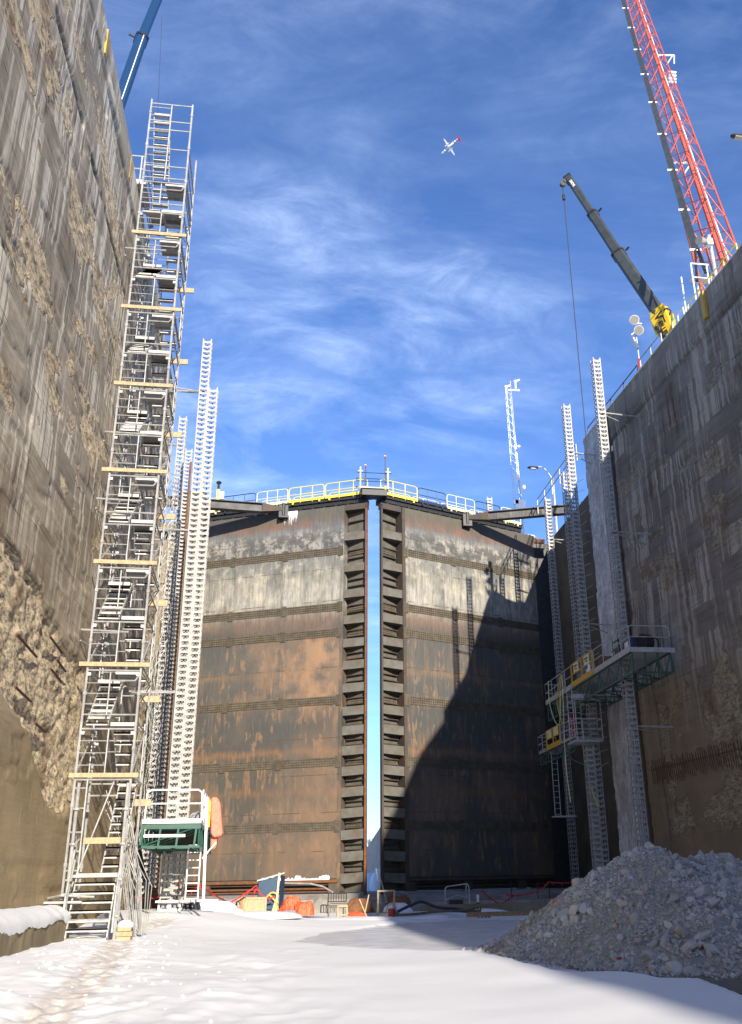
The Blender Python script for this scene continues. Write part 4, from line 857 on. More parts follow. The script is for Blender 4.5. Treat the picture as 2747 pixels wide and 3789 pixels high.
# red blanket over its rail
def quilt(name,mat,x0,x1,y0,y1,ztop,zbot,label,cat):
    n,m=26,24; U,T=np.meshgrid(np.linspace(0,1,n),np.linspace(0,2*pi,m),indexing='ij'); cy=(y0+y1)/2; hy=(y1-y0)/2
    Zc=ztop-(ztop-zbot)*U; wx=(x1-x0)/2*(np.clip(U*9,0,1)**.5)*(1-.25*U)*np.where(U>.97,.3,1); cx=(x0+x1)/2-.12*np.sin(U*3)+.10*(U)
    X=cx+wx*np.sign(np.cos(T))*np.abs(np.cos(T))**.6+.05*(fbm(U*6,T*1.5,8)-.5); Y=cy+hy*np.sign(np.sin(T))*np.abs(np.sin(T))**.6*(1-.1*U)+.06*(fbm(U*5,T*2,9)-.5)
    return tag(npmesh(name,np.stack([X.ravel(),Y.ravel(),Zc.ravel()],1),gridfaces(n,m),mat,True),label,cat)
g=MB(); zt=zd+1.16; g.prism([(x1+.03,42.9,zt-.5),(x1+.03,42.9,zt-.02),(x1+.12,42.9,zt+.04),(x1+.30,42.9,zt),(x1+.42,42.9,zt-.2),(x1+.60,42.9,zt-1.5),(x1+.52,42.9,zt-1.56),(x1+.24,42.9,zt-1.62),(x1+.12,42.9,zt-1.5)],(0,1.5,0))
g.prism([(x1+.1,43.2,zt-1.5),(x1+.36,43.2,zt-1.5),(x1+.36,43.2,zt-1.95),(x1+.26,43.2,zt-2.1),(x1+.1,43.2,zt-2.02)],(0,.8,0))
tag(g.build('draped_blanket',M['pink'],None,bevel=.05),'faded orange red blanket draped over the side of the low left platform','blanket')
if 0: quilt('draped_blanket',M['pink'],x1+.04,x1+.55,42.9,44.6,zd+1.18,3.15,'faded orange red blanket draped over the side of the low left platform','blanket')
n=20; U,V_=np.meshgrid(np.linspace(0,1,n),np.linspace(0,1,26),indexing='ij')
xb=x1+.07+.45*np.minimum(V_*2.2,1)**.6+.0*U+.03*np.sin(U*9); yb=43.2+U*1.5-.3*V_; zb=zd+1.0+.1*np.sin(np.minimum(V_*4,1)*pi)-1.75*np.maximum(V_-.12,0)-.0+.10*fbm(U*4,V_*3,3)*V_

heap('bundle_of_cloth',M['greytarp'],(-2.9,41.3,4.07),.45,.5,'dark and pinkish cloth bundle on the deck of the low left platform','bundle',14,(.8,1.6))
# small green platform in recess
pz=at(560,2590,Y=53).z; xa=at(530,2600,Y=53).x; xb_=at(606,2600,Y=53).x
t=thing('mast_platform',(xa,53,pz),'small green platform frame squeezed between the chipped corner and the silver masts','work platform')
g=MB(); g.box(xa,xb_,52.6,54.6,pz+.05,pz+.15); g.box(xa+.3,xb_-.1,52.9,53.6,pz+.16,pz+.4); g.build('deck',M['timber2'],t)
g=MB(); 
for x in(xa,(xa+xb_)/2,xb_): g.beam((x,52.6,pz),(x,52.6,pz-1.1),.07)
g.beam((xa,52.6,pz),(xb_,52.6,pz),.07); g.beam((xa,52.6,pz-1.1),(xb_,52.6,pz-1.1),.07); g.beam((xa,52.6,pz),(xb_,52.6,pz-1.1),.04); g.build('truss',M['green'],t)
g=MB(); g.box(xa+.55,xb_-.05,53.5,54.3,.5,pz-1.2)
# ------------------------------------------------------------------ cranes
def lattice(mb,a,b,wa,wb,n,e1,e2,r):
    a=Vector(a); b=Vector(b); C4=[]
    for i in range(n+1):
        f=i/n; c=a+(b-a)*f; w=(wa+(wb-wa)*f)/2; C4.append([c+e1*w*i1+e2*w*i2 for i1,i2 in((-1,-1),(1,-1),(1,1),(-1,1))])
    for q in range(4):
        mb.tube(C4[0][q],C4[-1][q],r*1.5,6,r*1.5*wb/wa)
        for i in range(n):
            u0,u1=C4[i],C4[i+1]; q2=(q+1)%4; rr=r*(1+(wb/wa-1)*i/n)*.75
            mb.tube(u0[q],(u0[q2]+u1[q2])/2,rr,5); mb.tube((u0[q2]+u1[q2])/2,u1[q],rr,5)
A=at(2652,950,Y=48); B=at(2350,0,Y=80); ax=(B-A).normalized(); A0=A-ax*13; B0=B+ax*16
tocam=(CAM-(A+B)/2).normalized(); e1=ax.cross(tocam).normalized(); e2=e1.cross(ax).normalized()
e1,e2=(e1*.9+e2*.43).normalized(),(e2*.9-e1*.43).normalized()
t=thing('lattice_crane',A0,'tall orange red lattice crane boom leaning over the right wall','crane')
g=MB(); lattice(g,A0,B0,2.2,1.25,21,e1,e2,.065); g.build('lattice_boom',M['cranered'],t)
g=MB(); g.tube(A0+e1*.3,B0+e1*.15,.16,6); g.build('luffing_rope_tube',M['cranered'],t)
g=MB(); g.tube(A0+e1*.55-e2*.4,B0+e1*.3-e2*.2,.07,6); g.build('white_cable_tube',M['white'],t)
S0=at(2574,925,Y=47); S1=at(2306,0,Y=79); sd=(S1-S0).normalized(); S1e=S1+sd*8
g=MB(); g.beam(S0,S1e,.46,.12,up=tocam); g.build('pendant_band',M['boomgrey'],t)
for i in range(10):
    c=S0+(S1e-S0)*(i/9.3)**1.12; g=MB(); h=_R; g.beam(c-h*.38,c+h*.38,.09,.14); g.build('pendant_clamp',M['white'],t)
for x,y,x2,y2 in((2575,925,2578,1040),(2583,930,2610,1010),(2572,925,2582,1040),(2586,920,2618,1012)):
    g=MB(); g.tube(at(x,y,Y=47),at(x2,y2,Y=44),.07,5); g.build('pendant_rope',M['black'],t)
for x,y,w in((2495,205,1),(2565,603,1)):
    p=at(x,y,Y=48+(950-y)/950*32*.9); g=MB(); g.beam(p-_R*1.7,p,.12,.16); g.beam(p-_R*.8-_U*1.0,p-_R*.15,.1,.1); g.tube(p,p-_U*.9,.08); g.build('boom_bracket',M['white'],t)
p=at(2485,285,Y=70); g=MB()
for k in range(4): g.tube(p-_R*.3+_U*(k*.35-.5),p+_R*.5+_U*(k*.35-.6),.13,7)
g.build('boom_lamp',M['white'],t)
p=A0; g=MB(); g.box(p.x-2.2,p.x+2.2,p.y-3,p.y+3,ZT+.2,ZT+3.0); g.build('crane_house',M['cranered'],t,bevel=.1)
g=MB(); g.box(p.x-3,p.x-1.9,p.y-4,p.y+4,ZT-.1,ZT+1.1); g.box(p.x+1.9,p.x+3,p.y-4,p.y+4,ZT-.1,ZT+1.1); g.build('crawler_track',M['black'],t,bevel=.3)
g=MB(); a=at(2612,1040,Y=44); 
for dx in(0,1.0):
    for dy in(0,1.4): g.tube((a.x+dx-.8,a.y+dy,ZT),(a.x+dx-.8,a.y+dy,a.z+1.2),.05)
g.box(a.x-.8,a.x+.3,a.y,a.y+.5,a.z+.2,a.z+.26); g.path([(a.x-.8,a.y,a.z+1.2),(a.x+.3,a.y,a.z+1.2),(a.x+.3,a.y+1.4,a.z+1.2)],.05); g.build('operator_gantry',M['white'],t)
# telescopic crane
T=[at(2448,1172,Y=55),at(2297,952,Y=57.5),at(2201,804,Y=59.5),at(2106,660,Y=61.5)]; ax=(T[3]-T[0]).normalized(); tocam=(CAM-T[0]).normalized(); sd=ax.cross(tocam).normalized(); fr=sd.cross(ax).normalized()
t=thing('telescopic_crane',T[0],'dark grey telescopic crane boom with yellow root above the right wall rim','crane')
def boomsec(mb,a,b,w,h):
    vs=[]
    pr=[(-.5,.35),(-.3,.5),(.3,.5),(.5,.35),(.5,-.3),(.28,-.5),(-.28,-.5),(-.5,-.3)]
    for c in(a,b):
        for i,j in pr: vs.append(c+sd*(i*w)+fr*(j*h))
    return mb.add(vs,[(i,(i+1)%8,8+(i+1)%8,8+i) for i in range(8)]+[tuple(range(7,-1,-1)),tuple(range(8,16))])
T[0]=T[0]-ax*1.0
for i,w in enumerate((.98,.80,.62)):
    g=MB(); boomsec(g,T[i]-ax*.2,T[i+1]+(ax*.25 if i<2 else ax*0),w,w*1.15); g.build('boom_section',M['boomgrey'],t)
for i,w in((1,1.08),(2,.9)):
    g=MB(); boomsec(g,T[i]+ax*.18,T[i]+ax*.38,w,w*1.15); g.box(*(0,0,0,0,0,0)) if 0 else None; c=T[i]+ax*.3+sd*w*.55; g.beam(c,c+sd*.35+fr*.1,.12,.12); g.build('boom_collar',M['black'],t)
g=MB(); c=T[3]; g.frame(c+fr*-.05-sd*.05,sd*.34,ax*.22,fr*.4); g.beam(c,c-Vector((.55,0,.55)),.3,.35); g.tube(c-Vector((.6,.15,.7)),c-Vector((.6,-.15,.7)),.25,10); g.build('boom_head',M['black'],t)
hk=c-Vector((.62,0,.75)); g=MB(); g.tube(hk,hk-Vector((0,0,1.1)),.05); g.tube(hk-Vector((0,0,1.1)),hk-Vector((0,0,1.6)),.14,8); g.tube(hk-Vector((0,0,1.6)),hk-Vector((0,0,40)),.035,5); g.build('hoist_rope',M['wire'],t)
yb=at(2462,1215,Y=54); rt=thing_y=MB(); c0=T[0]-ax*1.0
g=MB(); w1,w2=.85,.62; a=at(2441,1152,Y=55); b=at(2500,1285,Y=54.2); axs=ax; ax=(a-b).normalized(); sd=ax.cross(tocam).normalized(); fr=sd.cross(ax).normalized(); sd,fr=(sd*.93+fr*.36).normalized(),(fr*.93-sd*.36).normalized()
vs=[]
for c,w in((a,.56),(a-ax*.6,.70),(b,.5)):
    for i,j in((-1,1),(1,1),(1,-1),(-1,-1)): vs.append(c+sd*(i*w)+fr*(j*.75*w+.05))
g.add(vs,[(0,1,2,3),(11,10,9,8)]+[(k*4+i,k*4+(i+1)%4,k*4+4+(i+1)%4,k*4+4+i) for k in(0,1) for i in range(4)])
c=a-ax*1.3-sd*.72; g.frame(c,sd*.16,ax*.5,fr*.25); root=g.build('boom_root',M['craneyellow'],t,bevel=.05)
def text3d(s,size,origin,right,up,mat,parent,name,thick=.01):
    cu=bpy.data.curves.new('t','FONT'); cu.body=s; cu.size=size; cu.extrude=thick; cu.align_x='CENTER'; cu.align_y='CENTER'; cu.offset=size*.025
    to=bpy.data.objects.new('t',cu); COL.objects.link(to); bpy.context.view_layer.update()
    me=bpy.data.meshes.new_from_object(to.evaluated_get(bpy.context.evaluated_depsgraph_get())); bpy.data.objects.remove(to)
    me.materials.clear(); me.materials.append(mat); o=bpy.data.objects.new(name,me); COL.objects.link(o); o.parent=parent
    base=Vector((0,0,0)); q=parent
    while q is not None: base=base+q.location; q=q.parent
    n=right.cross(up).normalized(); m=Matrix((right.normalized(),up.normalized(),n)).transposed().to_4x4(); o.matrix_basis=Matrix.Translation(Vector(origin)-base)@m; return o
bpy.context.view_layer.update()
fc=a-ax*2.15+fr*(.74+.06)
# lettering tilts back with the tapering face
dirn=((vs[9]+vs[8])/2-(vs[5]+vs[4])/2).normalized(); nn=((vs[5]-vs[4]).cross(dirn)).normalized()
if nn.dot(tocam)<0: nn=-nn
upv=nn.cross(dirn).normalized(); mid=((vs[5]+vs[4])/2)*.5+((vs[9]+vs[8])/2)*.5+nn*.02
st_=(vs[5]+vs[4])/2
text3d('V',.95,st_+dirn*.22+nn*.02,dirn,upv,M['black'],t,'crane_lettering'); text3d('EILLEUX',.52,st_+dirn*1.62+nn*.02-upv*.06,dirn,upv,M['black'],t,'crane_lettering')
g=MB(); c=st_+dirn*.72+upv*.30+nn*.02; g.frame(c,dirn*.3,upv*.04,nn*.01); g.build('crane_lettering',M['black'],t)
ax=axs; sd=ax.cross(tocam).normalized(); fr=sd.cross(ax).normalized()
p3=T[3]-ax*1.25+fr*.37; text3d('GROVE',.30,p3,-ax,(fr.cross(-ax)).normalized(),M['white'],t,'boom_lettering')
g=MB(); a=at(2440,1235,Y=54); 
for q in range(5): p=at(2432+q*11,1215+q*14,Y=54); g.ball(p,.19,7,5)
g.path([at(2425,1210,Y=54),at(2445,1245,Y=54),at(2490,1262,Y=54)],.07); g.path([at(2450,1255,Y=54),at(2462,1232,Y=54)],.06); g.path([at(2457,1148,Y=54),at(2468,1140,Y=54),at(2482,1150,Y=54),at(2478,1165,Y=54)],.06); g.build('hose_reel_frame',M['black'],t)
p=T[0]-ax*6; g=MB(); g.box(p.x-1.3,p.x+1.5,p.y-4,p.y+5,ZT+.6,ZT+2.2); g.build('carrier_body',M['craneyellow'],t,bevel=.1)
g=MB()
for dy in(-3,-1.4,2,3.6):
    for dx in(-1.4,1.2): g.tube((p.x+dx,p.y+dy,ZT+.55),(p.x+dx+.4,p.y+dy,ZT+.55),.62,14)
g.build('wheel',M['black'],t); g=MB(); g.beam(T[0]-ax*2,p+Vector((0,0,-1.5)),1.0,1.0); g.beam(T[0]-ax*2+Vector((1,0,0)),p+Vector((1.4,1,-1)),.3); g.build('boom_support',M['craneyellow'],t)
# blue crane boom on the left
A=at(448,385,Y=40); B=at(594,-10,Y=44); ax=(B-A).normalized(); A0=A-ax*9; B0=B+ax*9; tocam=(CAM-A).normalized(); sd=ax.cross(tocam).normalized(); fr=sd.cross(ax).normalized()
t=thing('telescopic_crane',A0,'blue telescopic crane boom rising behind the top of the sunlit left wall','crane')
J=at(522,150,Y=41.6)
g=MB(); boomsec(g,A0,J,.66,.8); g.build('boom_section',M['craneblue'],t); g=MB(); boomsec(g,J,B0,.52,.66); g.build('boom_section',M['craneblue'],t)
g=MB(); boomsec(g,J-ax*.1,J+ax*.12,.74,.9); g.beam(J,J-sd*.7,.08,.08); g.build('boom_collar',M['black'],t)
g=MB(); g.tube(A0+fr*.42+sd*.05,J+fr*.42+sd*.05,.03,5); g.build('boom_cable',M['white'],t)
g=MB(); g.box(A0.x-2,A0.x+.8,A0.y-3,A0.y+3,ZT,ZT+2); g.build('carrier_body',M['craneblue'],t,bevel=.1)
rope('thin_cable',[at(600,60,Y=38),at(586,380,Y=36),at(585,420,Y=35.5)],.012,M['wire'],'hair thin cable hanging from the sky above the stair tower','cable',3)
# ------------------------------------------------------------------ things along the right rim
def rimx(y): return float(XRW(y))+.55
def railrun(y0,y1,label,mat,n,h=1.15,dx=.0,mesh=False):
    t=thing('rim_railing',(rimx(y0),y0,ZT),label,'railing','railings along the right wall rim'); g=MB()
    for f in(1,.5): g.tube((rimx(y0)+dx,y0,ZT+h*f),(rimx(y1)+dx,y1,ZT+h*f),.035)
    g.build('rail',M[mat],t)
    for i in range(n+1): y=y0+(y1-y0)*i/n; g=MB(); g.tube((rimx(y)+dx,y,ZT-.1),(rimx(y)+dx,y,ZT+h),.04); g.build('rail_post',M[mat],t)
railrun(45.2,53.4,'dark railing on the right rim between the floodlight pole and the camera pole','navy',4)
railrun(42.0,44.8,'short pale railing on the right rim beside the floodlight pole','galv',2,1.3)
railrun(33.8,38.8,'yellow railing on the right rim at the foot of the orange red crane','yellow',4,1.1)
railrun(39.3,40.6,'white railing end on the right rim below the yellow crane root','white',2,1.2)
railrun(56,66,'thin railing on the far right rim behind the sunlit mast tops','galv',5)
t=thing('flood_light',(20.6,45.6,ZT),'pole with two round floodlights on the right rim','flood light')
g=MB(); g.tube((20.6,45.6,ZT-.2),(20.6,45.6,32.0),.045); g.tube((20.6,45.6,ZT),(20.6,45.6,29.6),.08); g.build('pole',M['galv'],t)
g=MB(); g.tube((20.6,45.6,29.5),(20.6,45.6,30.2),.085,8); g.build('red_marker',M['red'],t)
for z,dx in((32.8,-.1),(32.1,.1)):
    c=Vector((20.6+dx,45.4,z)); d=Vector((-.25,-.75,-.6)).normalized(); g=MB(); g.tube(c,c+d*.22,.20,18,.29); g.ball(c-d*.1,.2,8,6); hd=g.build('lamp_housing',M['white'],t); g=MB(); g.tube(c+d*.20,c+d*.23,.26,18); g.build('lens',M['lens'],hd)
g=MB(); g.beam((20.3,45.5,32.6),(21.0,45.5,32.6),.07); g.beam((20.25,45.4,31.5),(20.55,45.5,30.9),.2,.1); g.beam((20.2,45.4,31.7),(20.6,45.5,32.1),.06); g.build('bracket',M['white'],t)
t=thing('generator',(20.9,44.0,ZT),'dark blue and yellow generator beside the floodlight pole on the right rim','generator')
g=MB(); g.box(20.7,22.0,42.6,45,ZT,ZT+1.15); g.build('body',M['navy'],t,bevel=.05); g=MB(); g.path([(20.6,42.6,ZT),(20.6,42.6,ZT+.9),(20.6,44.9,ZT+.9),(20.6,44.9,ZT)],.06); g.build('yellow_frame',M['ochre'],t)
t=thing('camera_pole',(20.0,50.6,ZT),'thick grey pole topped by a black camera beside the tallest right mast','pole'); g=MB(); g.tube((20.0,50.6,ZT-2),(20.0,50.6,31.2),.15,10); g.build('pole',M['galv2'],t)
g=MB(); g.tube((20.0,50.6,31.2),(19.95,50.5,31.5),.12); g.ball((19.95,50.45,31.75),.2,9,6); g.box(19.75,20.05,50.3,50.6,31.4,31.6); g.build('camera_head',M['black'],t)
# lamp by the lattice crane
P0=at(2650,1000,Y=39); P1=at(2622,872,Y=39); t=thing('flood_light',(P0.x,39,ZT),'grey round floodlight on a white post in front of the orange red lattice boom','flood light')
g=MB(); g.tube((P0.x,39,ZT),P1,.11,10); g.build('pole',M['galv2'],t); c=at(2612,895,Y=38.8); g=MB(); g.tube(c,c+Vector((-.5,-.2,-.1)),.14,14,.25); g.build('lamp_housing',M['lens'],t); g=MB(); g.box(c.x+.0,c.x+.32,38.6,39.0,c.z-.25,c.z+.12); g.build('ballast_box',M['white'],t)
# street lamps
def street(bx,by,top,hx,hz,label,headmat='black'):
    t=thing('street_lamp',(bx,by,ZT-.2),label,'street lamp'); g=MB(); g.tube((bx,by,ZT-.2),(bx,by,top),.16,9,.11); g.build('pole',M['galv'],t)
    pts=[Vector((bx,by,top-.2))]; 
    for k in range(1,9): f=k/8; pts.append(Vector((bx+(hx-bx)*f,by,top-.2+(hz-top+.35)*math.sin(f*pi*.62)/math.sin(pi*.62)+.0)))
    g=MB(); g.path(pts,.06,7); g.build('arm',M['galv'],t); e=pts[-1]; s=1 if hx>bx else -1
    g=MB(); g.ball(e+Vector((s*.45,0,-.05)),.6,12,7,(1,.45,.22)); hd=g.build('lamp_head',M[headmat],t,True); g=MB(); g.box(e.x+s*.45-.28,e.x+s*.45+.28,e.y-.18,e.y+.18,e.z-.2,e.z-.14); g.build('lens',M['lens'],hd)
bb=at(2052,1850,Y=80); hh=at(1990,1735,Y=80); tt=at(2047,1768,Y=80); street(bb.x,80,tt.z,hh.x,hh.z,'curved street lamp standing beyond the right gate leaf')
hh=at(2757,512,Y=45); street(hh.x+3.2,45,hh.z-1.2,hh.x,hh.z,'street lamp whose head just enters the photo at the right edge')
# antenna mast beyond the gate
ba=at(1925,1900,Y=80); ta=at(1878,1450,Y=80); t=thing('antenna_mast',(ba.x,80,ZT-.2),'slim white lattice camera mast beyond the right gate leaf','mast')
g=MB(); e1,e2=Vector((1,0,0)),Vector((0,1,0)); lattice(g,(ba.x,80,ZT-.2),(ta.x+.1,80,ta.z),.7,.45,22,e1,e2,.013); g.build('lattice',M['alu'],t)
g=MB(); g.tube((ba.x+.2,79.6,ZT),(ta.x+.25,79.6,ta.z+1),.04,7); g.build('conduit',M['galv2'],t)
for x,y in((1873,1432),(1907,1412)):
    c=at(x,y,Y=79.6); g=MB(); g.tube(c-Vector((0,0,1.0)),c-Vector((0,0,.1)),.09,8); g.ball(c,.18,9,6); g.beam(c,c+Vector((.45,-.1,.15)),.17); g.build('camera_head',M['white'],t)
g=MB(); g.beam((ta.x,79.6,ta.z),(ta.x+1.15,79.6,ta.z),.1); g.build('camera_arm',M['alu'],t)
for x,y,w in((1912,1765,.45),(1934,1805,.5),(1925,1868,1.3),(1908,1860,.6),(1918,1655,.3)):
    c=at(x,y,Y=79.3); g=MB(); g.box(c.x-w*.38,c.x+w*.38,79,79.4,c.z-w*.35,c.z+w*.3); g.build('equipment_box',M['white'],t)
t=thing('gate_machinery',(21,73.5,ZT),'rusty machinery with pale cover behind the outer end of the right gate leaf','machinery')
g=MB(); g.box(18.8,22.5,73,74,28.5,28.8); g.tube((20.6,73.2,28.2),(20.6,73.2,28.6),1.3,16); g.build('base',M['rust'],t); g=MB(); g.ball((20.8,73.2,28.9),.7,10,6,(1.6,1,.5)); g.build('cover',M['white'],t)
g=MB(); g.path([(21.3,71.2,26.2),(21.8,71,25.2),(22.4,70.8,25.1)],.07); g.path([(21.2,71.2,26.8),(21.9,71,26.1),(22.4,70.9,26.4)],.06); g.build('cable',M['galv2'],t)
# ------------------------------------------------------------------ aircraft
Dp=1476.; d0=ray(1664,541).normalized(); Cp=CAM+d0*Dp
def iv(ix,iy,dep): v=_R*ix-_U*iy+_f*dep; return v.normalized()
nf=iv(-.83*.84,.55*.84,.54); wf=iv(.557,.835,0); wf=(wf-nf*wf.dot(nf)).normalized(); uf=wf.cross(nf)
if uf.z<0: uf=-uf
t=thing('airplane',Cp,'small white twin propeller airplane with red tail high in the sky','airplane')
K=1.02
def fp(a,b,c): return Cp+nf*(a*K)+wf*(b*K)+uf*(c*K)
g=MB(); L=[(-16,.25,.9),(-12,.8,.5),(-8,1.3,0),(8,1.35,0),(12,1.3,-.05),(14.5,.9,-.2),(16.3,.2,-.4)]
for (a,r,z),(a2,r2,z2) in zip(L[:-1],L[1:]): g.tube(fp(a,0,z),fp(a2,0,z2),r*K,12,r2*K)
g.build('fuselage',M['white'],t,True)
for s in(-1,1):
    g=MB(); g.add([fp(3.2,s*1,1.2),fp(2.2,s*14,1.5),fp(.9,s*14,1.5),fp(-.4,s*1,1.2)]+[fp(3.2,s*1,1.55),fp(2.2,s*14,1.6),fp(.9,s*14,1.6),fp(-.4,s*1,1.55)],[(0,1,2,3),(7,6,5,4),(0,4,5,1),(1,5,6,2),(2,6,7,3),(3,7,4,0)]); g.build('wing',M['white'],t)
    g=MB(); g.tube(fp(5.6,s*4.4,1.0),fp(-2.2,s*4.4,1.0),.75*K,8,.4*K); e=g.build('engine',M['white'],t)
    g=MB(); g.beam(fp(5.8,s*4.4-2,1.0),fp(5.8,s*4.4+2,1.0),.3); g.beam(fp(5.8,s*4.4,-1.0),fp(5.8,s*4.4,3.0),.3); g.build('propeller',M['greytarp'],e)
g=MB(); g.add([fp(-10.5,-.12,1),fp(-14.2,-.12,6.5),fp(-16.4,-.12,6.5),fp(-15.6,-.12,1),fp(-10.5,.12,1),fp(-14.2,.12,6.5),fp(-16.4,.12,6.5),fp(-15.6,.12,1)],[(0,1,2,3),(7,6,5,4),(0,4,5,1),(1,5,6,2),(2,6,7,3),(3,7,4,0)]); g.build('tail_fin',M['red'],t)
g=MB(); g.add([fp(-14.2,-4.4,6.3),fp(-14.0,4.4,6.3),fp(-16.4,4.4,6.3),fp(-16.6,-4.4,6.3),fp(-14.2,-4.4,6.6),fp(-14.0,4.4,6.6),fp(-16.4,4.4,6.6),fp(-16.6,-4.4,6.6)],[(0,1,2,3),(7,6,5,4),(0,4,5,1),(1,5,6,2),(2,6,7,3),(3,7,4,0)]); g.build('tailplane',M['red'],t)
# ------------------------------------------------------------------ litter in front of the gate
def gh(x,y): return float(hground(np.array(float(x)),np.array(float(y)))[0])
def gp(x,Y): return at(x,3360,Y=Y).x
def gz(y,Y,x=1400): return at(x,y,Y=Y).z
Y=52; xa,xb=gp(952,Y),gp(1045,Y)
t=thing('blue_skip',((xa+xb)/2,Y,.15),'blue steel skip with slanted top standing before the left gate leaf','skip')
g=MB(); z0=.15; g.prism([(xa,Y,z0),(xb-.25,Y,z0),(xb-.18,Y,2.12),(xa,Y,1.86)],(0,1.3,0)); g.build('body',M['bluepaint'],t,bevel=.03)
g=MB(); g.prism([(xa-.06,Y-.06,1.86),(xb+.06,Y-.06,2.22),(xb+.06,Y-.06,2.28),(xa-.06,Y-.06,1.93)],(0,1.45,0)); g.build('lid',M['galv2'],t)
g=MB(); g.prism([(xb-.2,Y-.05,z0+.2),(xb+.05,Y+.3,z0+.4),(xb+.1,Y+.3,2.1),(xb-.12,Y-.05,2.15)],(0,.06,0)); g.build('side_door',M['navy'],t)
g=MB(); g.beam((xb-.35,Y-.15,.2),(xb-.2,Y-.12,2.25),.1); g.beam((xb-.55,Y-.25,.2),(xb-.33,Y-.15,1.0),.09); g.build('corner_post',M['paleyellow'],t)
g=MB(); 
for i in range(4): z=.35+i*.22; g.beam((xa+.35,Y-.06,z),(xa+.85,Y-.06,z),.05)
g.beam((xa+.35,Y-.06,.2),(xa+.35,Y-.06,1.2),.06); g.beam((xa+.85,Y-.06,.2),(xa+.85,Y-.06,1.1),.06); g.build('ladder_rack',M['bluepaint'],t)
rope('coiled_rope',[(xa+.45,Y-.1,1.1),(xa+.7,Y-.15,1.32),(xa+1.0,Y-.12,1.2),(xa+.95,Y-.15,.85),(xa+1.05,Y-.2,.5),(xa+.9,Y-.2,.9),(xa+.6,Y-.1,1.2)],.05,M['yrope'],'yellow rope coil hung on the blue skip')
Y=50.5
def crate(x0,x1,z1,lab,mat,Yc):
    a,b=gp(x0,Yc),gp(x1,Yc); t=thing('crate',((a+b)/2,Yc,.1),lab,'crate'); g=MB(); g.box(a,b,Yc,Yc+.7,.1,z1); g.build('box',M[mat],t,bevel=.02); g=MB()
    g.box(a-.02,b+.02,Yc-.03,Yc+.02,z1-.08,z1+.02); g.box(a-.02,a+.08,Yc-.035,Yc,.1,z1-.08); g.box(b-.08,b+.02,Yc-.035,Yc,.1,z1-.08); g.build('battens',M['timber'],t)
crate(905,985,1.12,'new plywood crate left of the blue skip','timber',50.5); crate(880,904,1.15,'narrow weathered crate at the left end of the plywood crate','timber2',50.6)
heap('orange_tarpaulin',M['orange'],(gp(1078,51),51,.35),.62,.85,'orange tarpaulin heap touching the right side of the blue skip','tarpaulin',21,(1,.8),.5)
heap('orange_tarpaulin',M['orange'],(gp(1125,50.4),50.4,.25),.52,.88,'brighter rolled orange tarpaulin right of the first orange heap','tarpaulin',22,(1,.8),.6)
heap('orange_tarpaulin',M['orange'],(gp(1318,50),50,.1),.55,.32,'flat orange sheet behind the crossed timber props','tarpaulin',23,(1,.8),.4)
heap('orange_tarpaulin',M['orange'],(gp(548,44),44,.5),.55,.30,'small orange sheet on the snow right of the rod bundle','tarpaulin',24,(1,.8),.5)
heap('orange_tarpaulin',M['rust'],(gp(1330,56),56,.2),.8,.8,'dull red tarpaulin in the shade below the gap','tarpaulin',25,(1,.6),.5)
heap('orange_tarpaulin',M['rust'],(gp(1478,55.5),55.5,.2),.75,1.05,'dull red sheet behind the tall timber frame','tarpaulin',26,(1,.6),.5)
heap('orange_tarpaulin',M['rust'],(gp(555,49),49,.5),.8,1.5,'rust brown sheet standing in the shade of the left recess','tarpaulin',27,(.6,.6),.4)
heap('black_sheet',M['blacktarp'],(gp(690,44.5),44.5,.5),.65,.75,'black plastic sheet under the white ladder','plastic sheet',31,(1,.7),.6)
heap('black_sheet',M['blacktarp'],(gp(835,49),49,.5),.75,.45,'crumpled dark sheet right of the bright snow mound','plastic sheet',32,(1,.7),.6)
heap('grey_sheet',M['greytarp'],(gp(835,52),52,.6),.85,.65,'pale grey sheet heaped behind the crumpled dark sheet','plastic sheet',33,(1,.6),.6)
heap('grey_block',M['conc'],(gp(1185,53),53,.3),.8,.75,'grey rubble lump between the orange tarpaulin and the steel rack','rubble',34,(1,.6),.4)
heap('grey_block',M['greytarp'],(gp(1065,50.2),50.2,.2),.5,.35,'grey bundle at the foot of the blue skip','bundle',36,(1,.6),.4)
# snow mounds
for i,(x,Yc,r,h,sx_,lab) in enumerate(((790,45.5,.95,.62,1.1,'bright snow mound in front of the low left platform ladder'),(860,45,.5,.35,1,'small snow lump between the two big snow mounds'),(960,44,1.35,.34,1.3,'broad snow mound in front of the blue skip'),(1470,52.5,.75,.85,1.1,'steep snow heap beside the red pipe stub'),(1560,50,1.4,.38,1.6,'low snow bank with blue hoses crossing it'),(1740,51,1.6,.42,1.5,'low snow bank left of the long timber beam'),(2100,51,1.5,.3,1.6,'thin snow bank in the shade behind the crushed stone heap'),(1250,47,2.0,.28,1.8,'flat snow bank below the steel rack'))):
    heap('snow_mound',M['snow'],(gp(x,Yc),Yc,max(gh(gp(x,Yc),Yc)-.1,0)),r,h,lab,'snow mound',40+i,(sx_,.8),.12,group='snow mounds before the gate')
